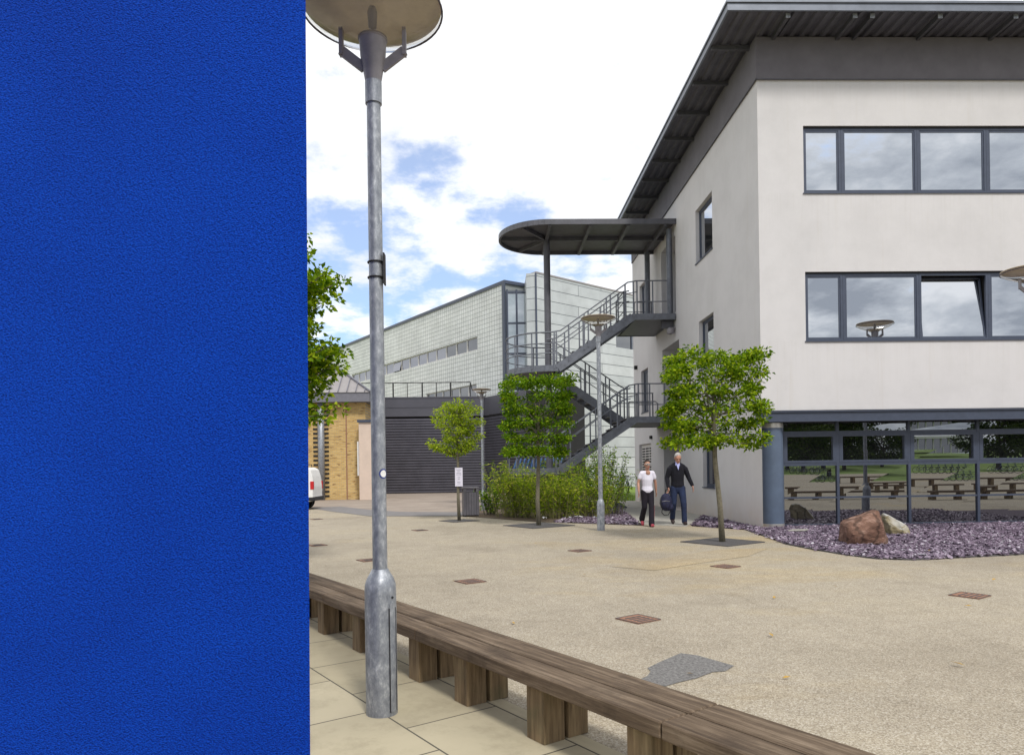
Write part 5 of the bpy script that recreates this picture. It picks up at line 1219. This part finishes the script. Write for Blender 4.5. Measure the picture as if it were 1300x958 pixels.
def man(loc):
    t = thing('person', 'grey haired man in black fleece and jeans with head bowed, carrying a rucksack', 'person', loc, radians(-6)); b = MB()
    cap(b, [(0, 0, .94), (0, 0, 1.08), (0, -.01, 1.25), (0, -.015, 1.40)], [.13, .13, .14, .135], sx=1.2, sy=.82)
    cap(b, [(-.15, -.01, 1.42), (0, 0, 1.43), (.15, -.01, 1.42)], [.045, .06, .045]); cap(b, [(0, -.01, 1.45), (0, -.06, 1.565)], [.065, .058])
    Rh = Euler((radians(28), 0, radians(6))).to_matrix(); hc = (0.0, -.10, 1.635); head(b, hc, Rh, 1.08)
    arms = [((-.20, -.01, 1.40), (-.265, .02, 1.15), (-.255, -.10, .92), (0, -.05, -1)), ((.20, -.01, 1.40), (.285, .02, 1.17), (.37, -.07, .96), (.2, -.1, -1))]
    for k, (a, e_, w, d) in enumerate(arms):
        cap(b, [a, e_, w], [.042, .038, .027]); hand(b, w, d, (0, -1, 0) if k else (.3, -1, 0), 1.05, .9 if k == 0 else .5)
    legs = [((-.10, 0, .90), (-.115, -.06, .51), (-.12, .17, .15)), ((.10, 0, .90), (.13, -.15, .51), (.14, -.16, .09))]
    for a, k_, f in legs: cap(b, [a, k_, f], [.09, .06, .04])
    remesh('body', b, 'skin', t, .008)
    s = MB(); cap(s, [(0, 0, .96), (0, 0, 1.08), (0, -.012, 1.25), (0, -.015, 1.40)], [.150, .142, .150, .140], sx=1.16, sy=.88)
    cap(s, [(-.155, -.01, 1.415), (-.07, 0, 1.455), (.07, 0, 1.455), (.155, -.01, 1.415)], [.068, .078, .078, .068]); cap(s, [(0, .01, 1.45), (0, .0, 1.535)], [.08, .068])
    for a, e_, w, d in arms: cap(s, [Vector(a)-Vector((0, 0, .03)), e_, Vector(e_).lerp(Vector(w), .93)], [.072, .060, .047])
    jk = remesh('jacket', s, 'jacket', t, .009)
    v = MB(); v.add([(-.052, -.098, 1.51), (.052, -.098, 1.51), (.0, -.172, 1.34)], [(0, 1, 2)]); v.add([(-.05, -.04, 1.56), (-.015, -.115, 1.515), (-.052, -.12, 1.45)], [(0, 1, 2)]); v.add([(.05, -.04, 1.56), (.015, -.115, 1.515), (.052, -.12, 1.45)], [(0, 1, 2)]); 
    bm = bmesh.new(); me = bpy.data.meshes.new('shirt'); me.from_pydata(v.v, [], v.f); bm.from_mesh(me); bmesh.ops.solidify(bm, geom=bm.faces[:], thickness=.02); bm.to_mesh(me); bm.free(); link('shirt', me, 'shirtblue', t, world=False)
    tr_ = MB(); cap(tr_, [(0, 0, .88), (0, 0, 1.0)], [.138, .14], sx=1.15, sy=.86)
    for a, k_, f in legs: cap(tr_, [a, k_, Vector(k_).lerp(Vector(f), .5), Vector(f)+Vector((0, 0, -.01))], [.104, .077, .068, .070])
    remesh('jeans', tr_, 'jeans', t, .01)
    for (x, y, z, pitch) in ((-.12, .14, .085, .6), (.145, -.22, .045, -.05)):
        f = MB(); R_ = Matrix.Rotation(pitch, 3, 'X'); ell(f, (x, y, z), (.05, .14, .045), R_); ell(f, (x, y-.07, z-.008), (.052, .07, .034), R_); remesh('shoe', f, 'shoe', t, .009)
    hr = MB(); c0 = Vector(hc); ell(hr, c0+Rh @ Vector((0, .018, .042)), (.090, .100, .104), Rh)
    hr.v = [tuple(c0+Rh @ Vector((q.x, max(q.y, -.052+.55*max(0, .10-q.z) if q.z < .10 else -.052), q.z))) for q in [Rh.inverted() @ (Vector(v)-c0) for v in hr.v]]
    remesh('hair', hr, 'hair_grey', t, .008)
    m = MB()
    for sg in (-1, 1): ell(m, c0+Rh @ Vector((sg*.033, -.083, .022)), (.013, .007, .006), Rh)
    m.build('eyes', 'black', t, world=False, smooth=True)
    return t
pw = AZ(823.5, 668); W_ = woman((pw.x, pw.y+.1, 0)); W_.scale = (.92, .95, 1.0)
pm = AZ(861.5, 665.5); PM = man((pm.x, pm.y+.05, 0)); PM.scale = (.95, .95, 1.0)
# rucksack in the man's right hand
R0 = wm(PM) @ Vector((-.27, -.10, .84))
bg = thing('rucksack', 'navy rucksack hanging from the right hand of the man in jeans', 'rucksack', (R0.x-.05, R0.y-.02, R0.z-.5)); m = MB()
ell(m, (0, 0, .22), (.155, .12, .22)); ell(m, (-.03, -.08, .17), (.12, .08, .13)); ell(m, (.08, 0, .10), (.11, .11, .10)); remesh('pack', m, 'bag', bg, .011)
m = MB(); m.tube([(-.02, 0, .42), (.0, 0, .52), (.05, 0, .545), (.09, 0, .50), (.08, 0, .42)], .014, 6); m.build('grab_loop', 'black', bg, world=False)
m = MB(); m.tube([(-.10, -.03, .06), (-.12, -.05, -.03), (-.06, -.05, -.10), (.05, -.02, -.09), (.12, 0, .02)], .012, 6); m.tube([(-.14, -.06, .32), (-.17, -.1, .2), (-.13, -.1, .08)], .014, 6); m.build('strap', 'black', bg, world=False)
m = MB(); m.tube([(-.13, -.12, .24), (-.03, -.165, .26), (.07, -.12, .24)], .006, 5); m.build('zip', 'chrome', bg, world=False)

# ------------------------------------------------------------------ sun and sky
SUN_EL, SUN_AZ = radians(50), radians(160)     # azimuth: clockwise from +y
sd = Vector((sin(SUN_AZ)*cos(SUN_EL), cos(SUN_AZ)*cos(SUN_EL), sin(SUN_EL)))
sl_ = bpy.data.lights.new('sun', 'SUN'); sl_.energy = 2.4; sl_.angle = radians(9); sl_.color = (1, .96, .89)
so = bpy.data.objects.new('sun', sl_); C.objects.link(so); so.rotation_euler = (-sd).to_track_quat('-Z', 'Y').to_euler()
w = bpy.data.worlds.new('World'); S.world = w; w.use_nodes = True; nt = w.node_tree; N = nt.nodes; L = nt.links; bg_ = N['Background']
sky = N.new('ShaderNodeTexSky'); sky.sky_type = 'NISHITA'; sky.sun_disc = False; sky.sun_elevation = SUN_EL; sky.sun_rotation = SUN_AZ; sky.altitude = 50
tc = N.new('ShaderNodeTexCoord'); sp = N.new('ShaderNodeSeparateXYZ'); L.new(tc.outputs['Generated'], sp.inputs[0])
def math_(op, a, b=None):
    m = N.new('ShaderNodeMath'); m.operation = op
    for i, v in enumerate((a, b)):
        if v is None: continue
        if isinstance(v, (int, float)): m.inputs[i].default_value = v
        else: L.new(v, m.inputs[i])
    return m.outputs[0]
den = math_('ADD', math_('MAXIMUM', sp.outputs[2], 0), .22); cx_ = math_('DIVIDE', sp.outputs[0], den); cy_ = math_('DIVIDE', sp.outputs[1], den)
cb_ = N.new('ShaderNodeCombineXYZ'); L.new(cx_, cb_.inputs[0]); L.new(cy_, cb_.inputs[1])
n1 = noise(N, L, cb_.outputs[0], 4.6, 10, .60); 
# blue opens up low over the far buildings on the left, elsewhere the cloud is nearly closed
def dotdir(px, py, lo, hi):
    d = ray(px, py).normalized(); v = N.new('ShaderNodeVectorMath'); v.operation = 'DOT_PRODUCT'; L.new(tc.outputs['Generated'], v.inputs[0]); v.inputs[1].default_value = d
    mr = N.new('ShaderNodeMapRange'); mr.interpolation_type = 'SMOOTHSTEP'; L.new(v.outputs['Value'], mr.inputs[0]); mr.inputs[1].default_value = lo; mr.inputs[2].default_value = hi; return mr.outputs[0]
bias = math_('MULTIPLY', dotdir(500, 420, .945, .997), .20)
bias = math_('ADD', bias, math_('MULTIPLY', dotdir(400, 200, .985, .999), .05))
bias = math_('ADD', bias, math_('MULTIPLY', dotdir(780, 330, .98, .999), .10))
mval = math_('ADD', n1, bias)
mask = N.new('ShaderNodeMapRange'); mask.interpolation_type = 'SMOOTHSTEP'; L.new(mval, mask.inputs[0]); mask.inputs[1].default_value = .585; mask.inputs[2].default_value = .80
n2 = noise(N, L, cb_.outputs[0], 2.3, 9, .6)
bright = ramp(N, L, n2, [(.3, (8.2, 8.5, 9.0)), (.5, (10.4, 10.5, 10.7)), (.7, (12, 12, 12))])
dull = ramp(N, L, n2, [(.38, (4.6, 5.0, 5.7)), (.48, (7.4, 7.8, 8.4)), (.58, (11.4, 11.5, 11.8))])
back = N.new('ShaderNodeMapRange'); back.interpolation_type = 'SMOOTHSTEP'; L.new(sp.outputs[1], back.inputs[0]); back.inputs[1].default_value = .15; back.inputs[2].default_value = -.3
cloud = mixc(N, L, bright, dull, back.outputs[0])
blu = mixc(N, L, sky.outputs[0], (2.2, 2.5, 2.9), .0)
front_blue = mixc(N, L, mixc(N, L, sky.outputs[0], (1.0, 1.0, 1.0), 0), (3.6, 3.6, 3.6), .0)
col_ = mixc(N, L, cloud, mixc(N, L, mixc(N, L, sky.outputs[0], (.85, 1.35, 1.9), 1, 'MULTIPLY'), (9.5, 9.8, 10.2), .34), mask.outputs[0])
L.new(col_, bg_.inputs[0]); bg_.inputs[1].default_value = .1

S.view_settings.view_transform = 'Standard'; S.view_settings.look = 'None'; S.view_settings.exposure = .14; S.view_settings.gamma = 1
S.render.engine = 'CYCLES'; S.render.resolution_x = 1024; S.render.resolution_y = 754
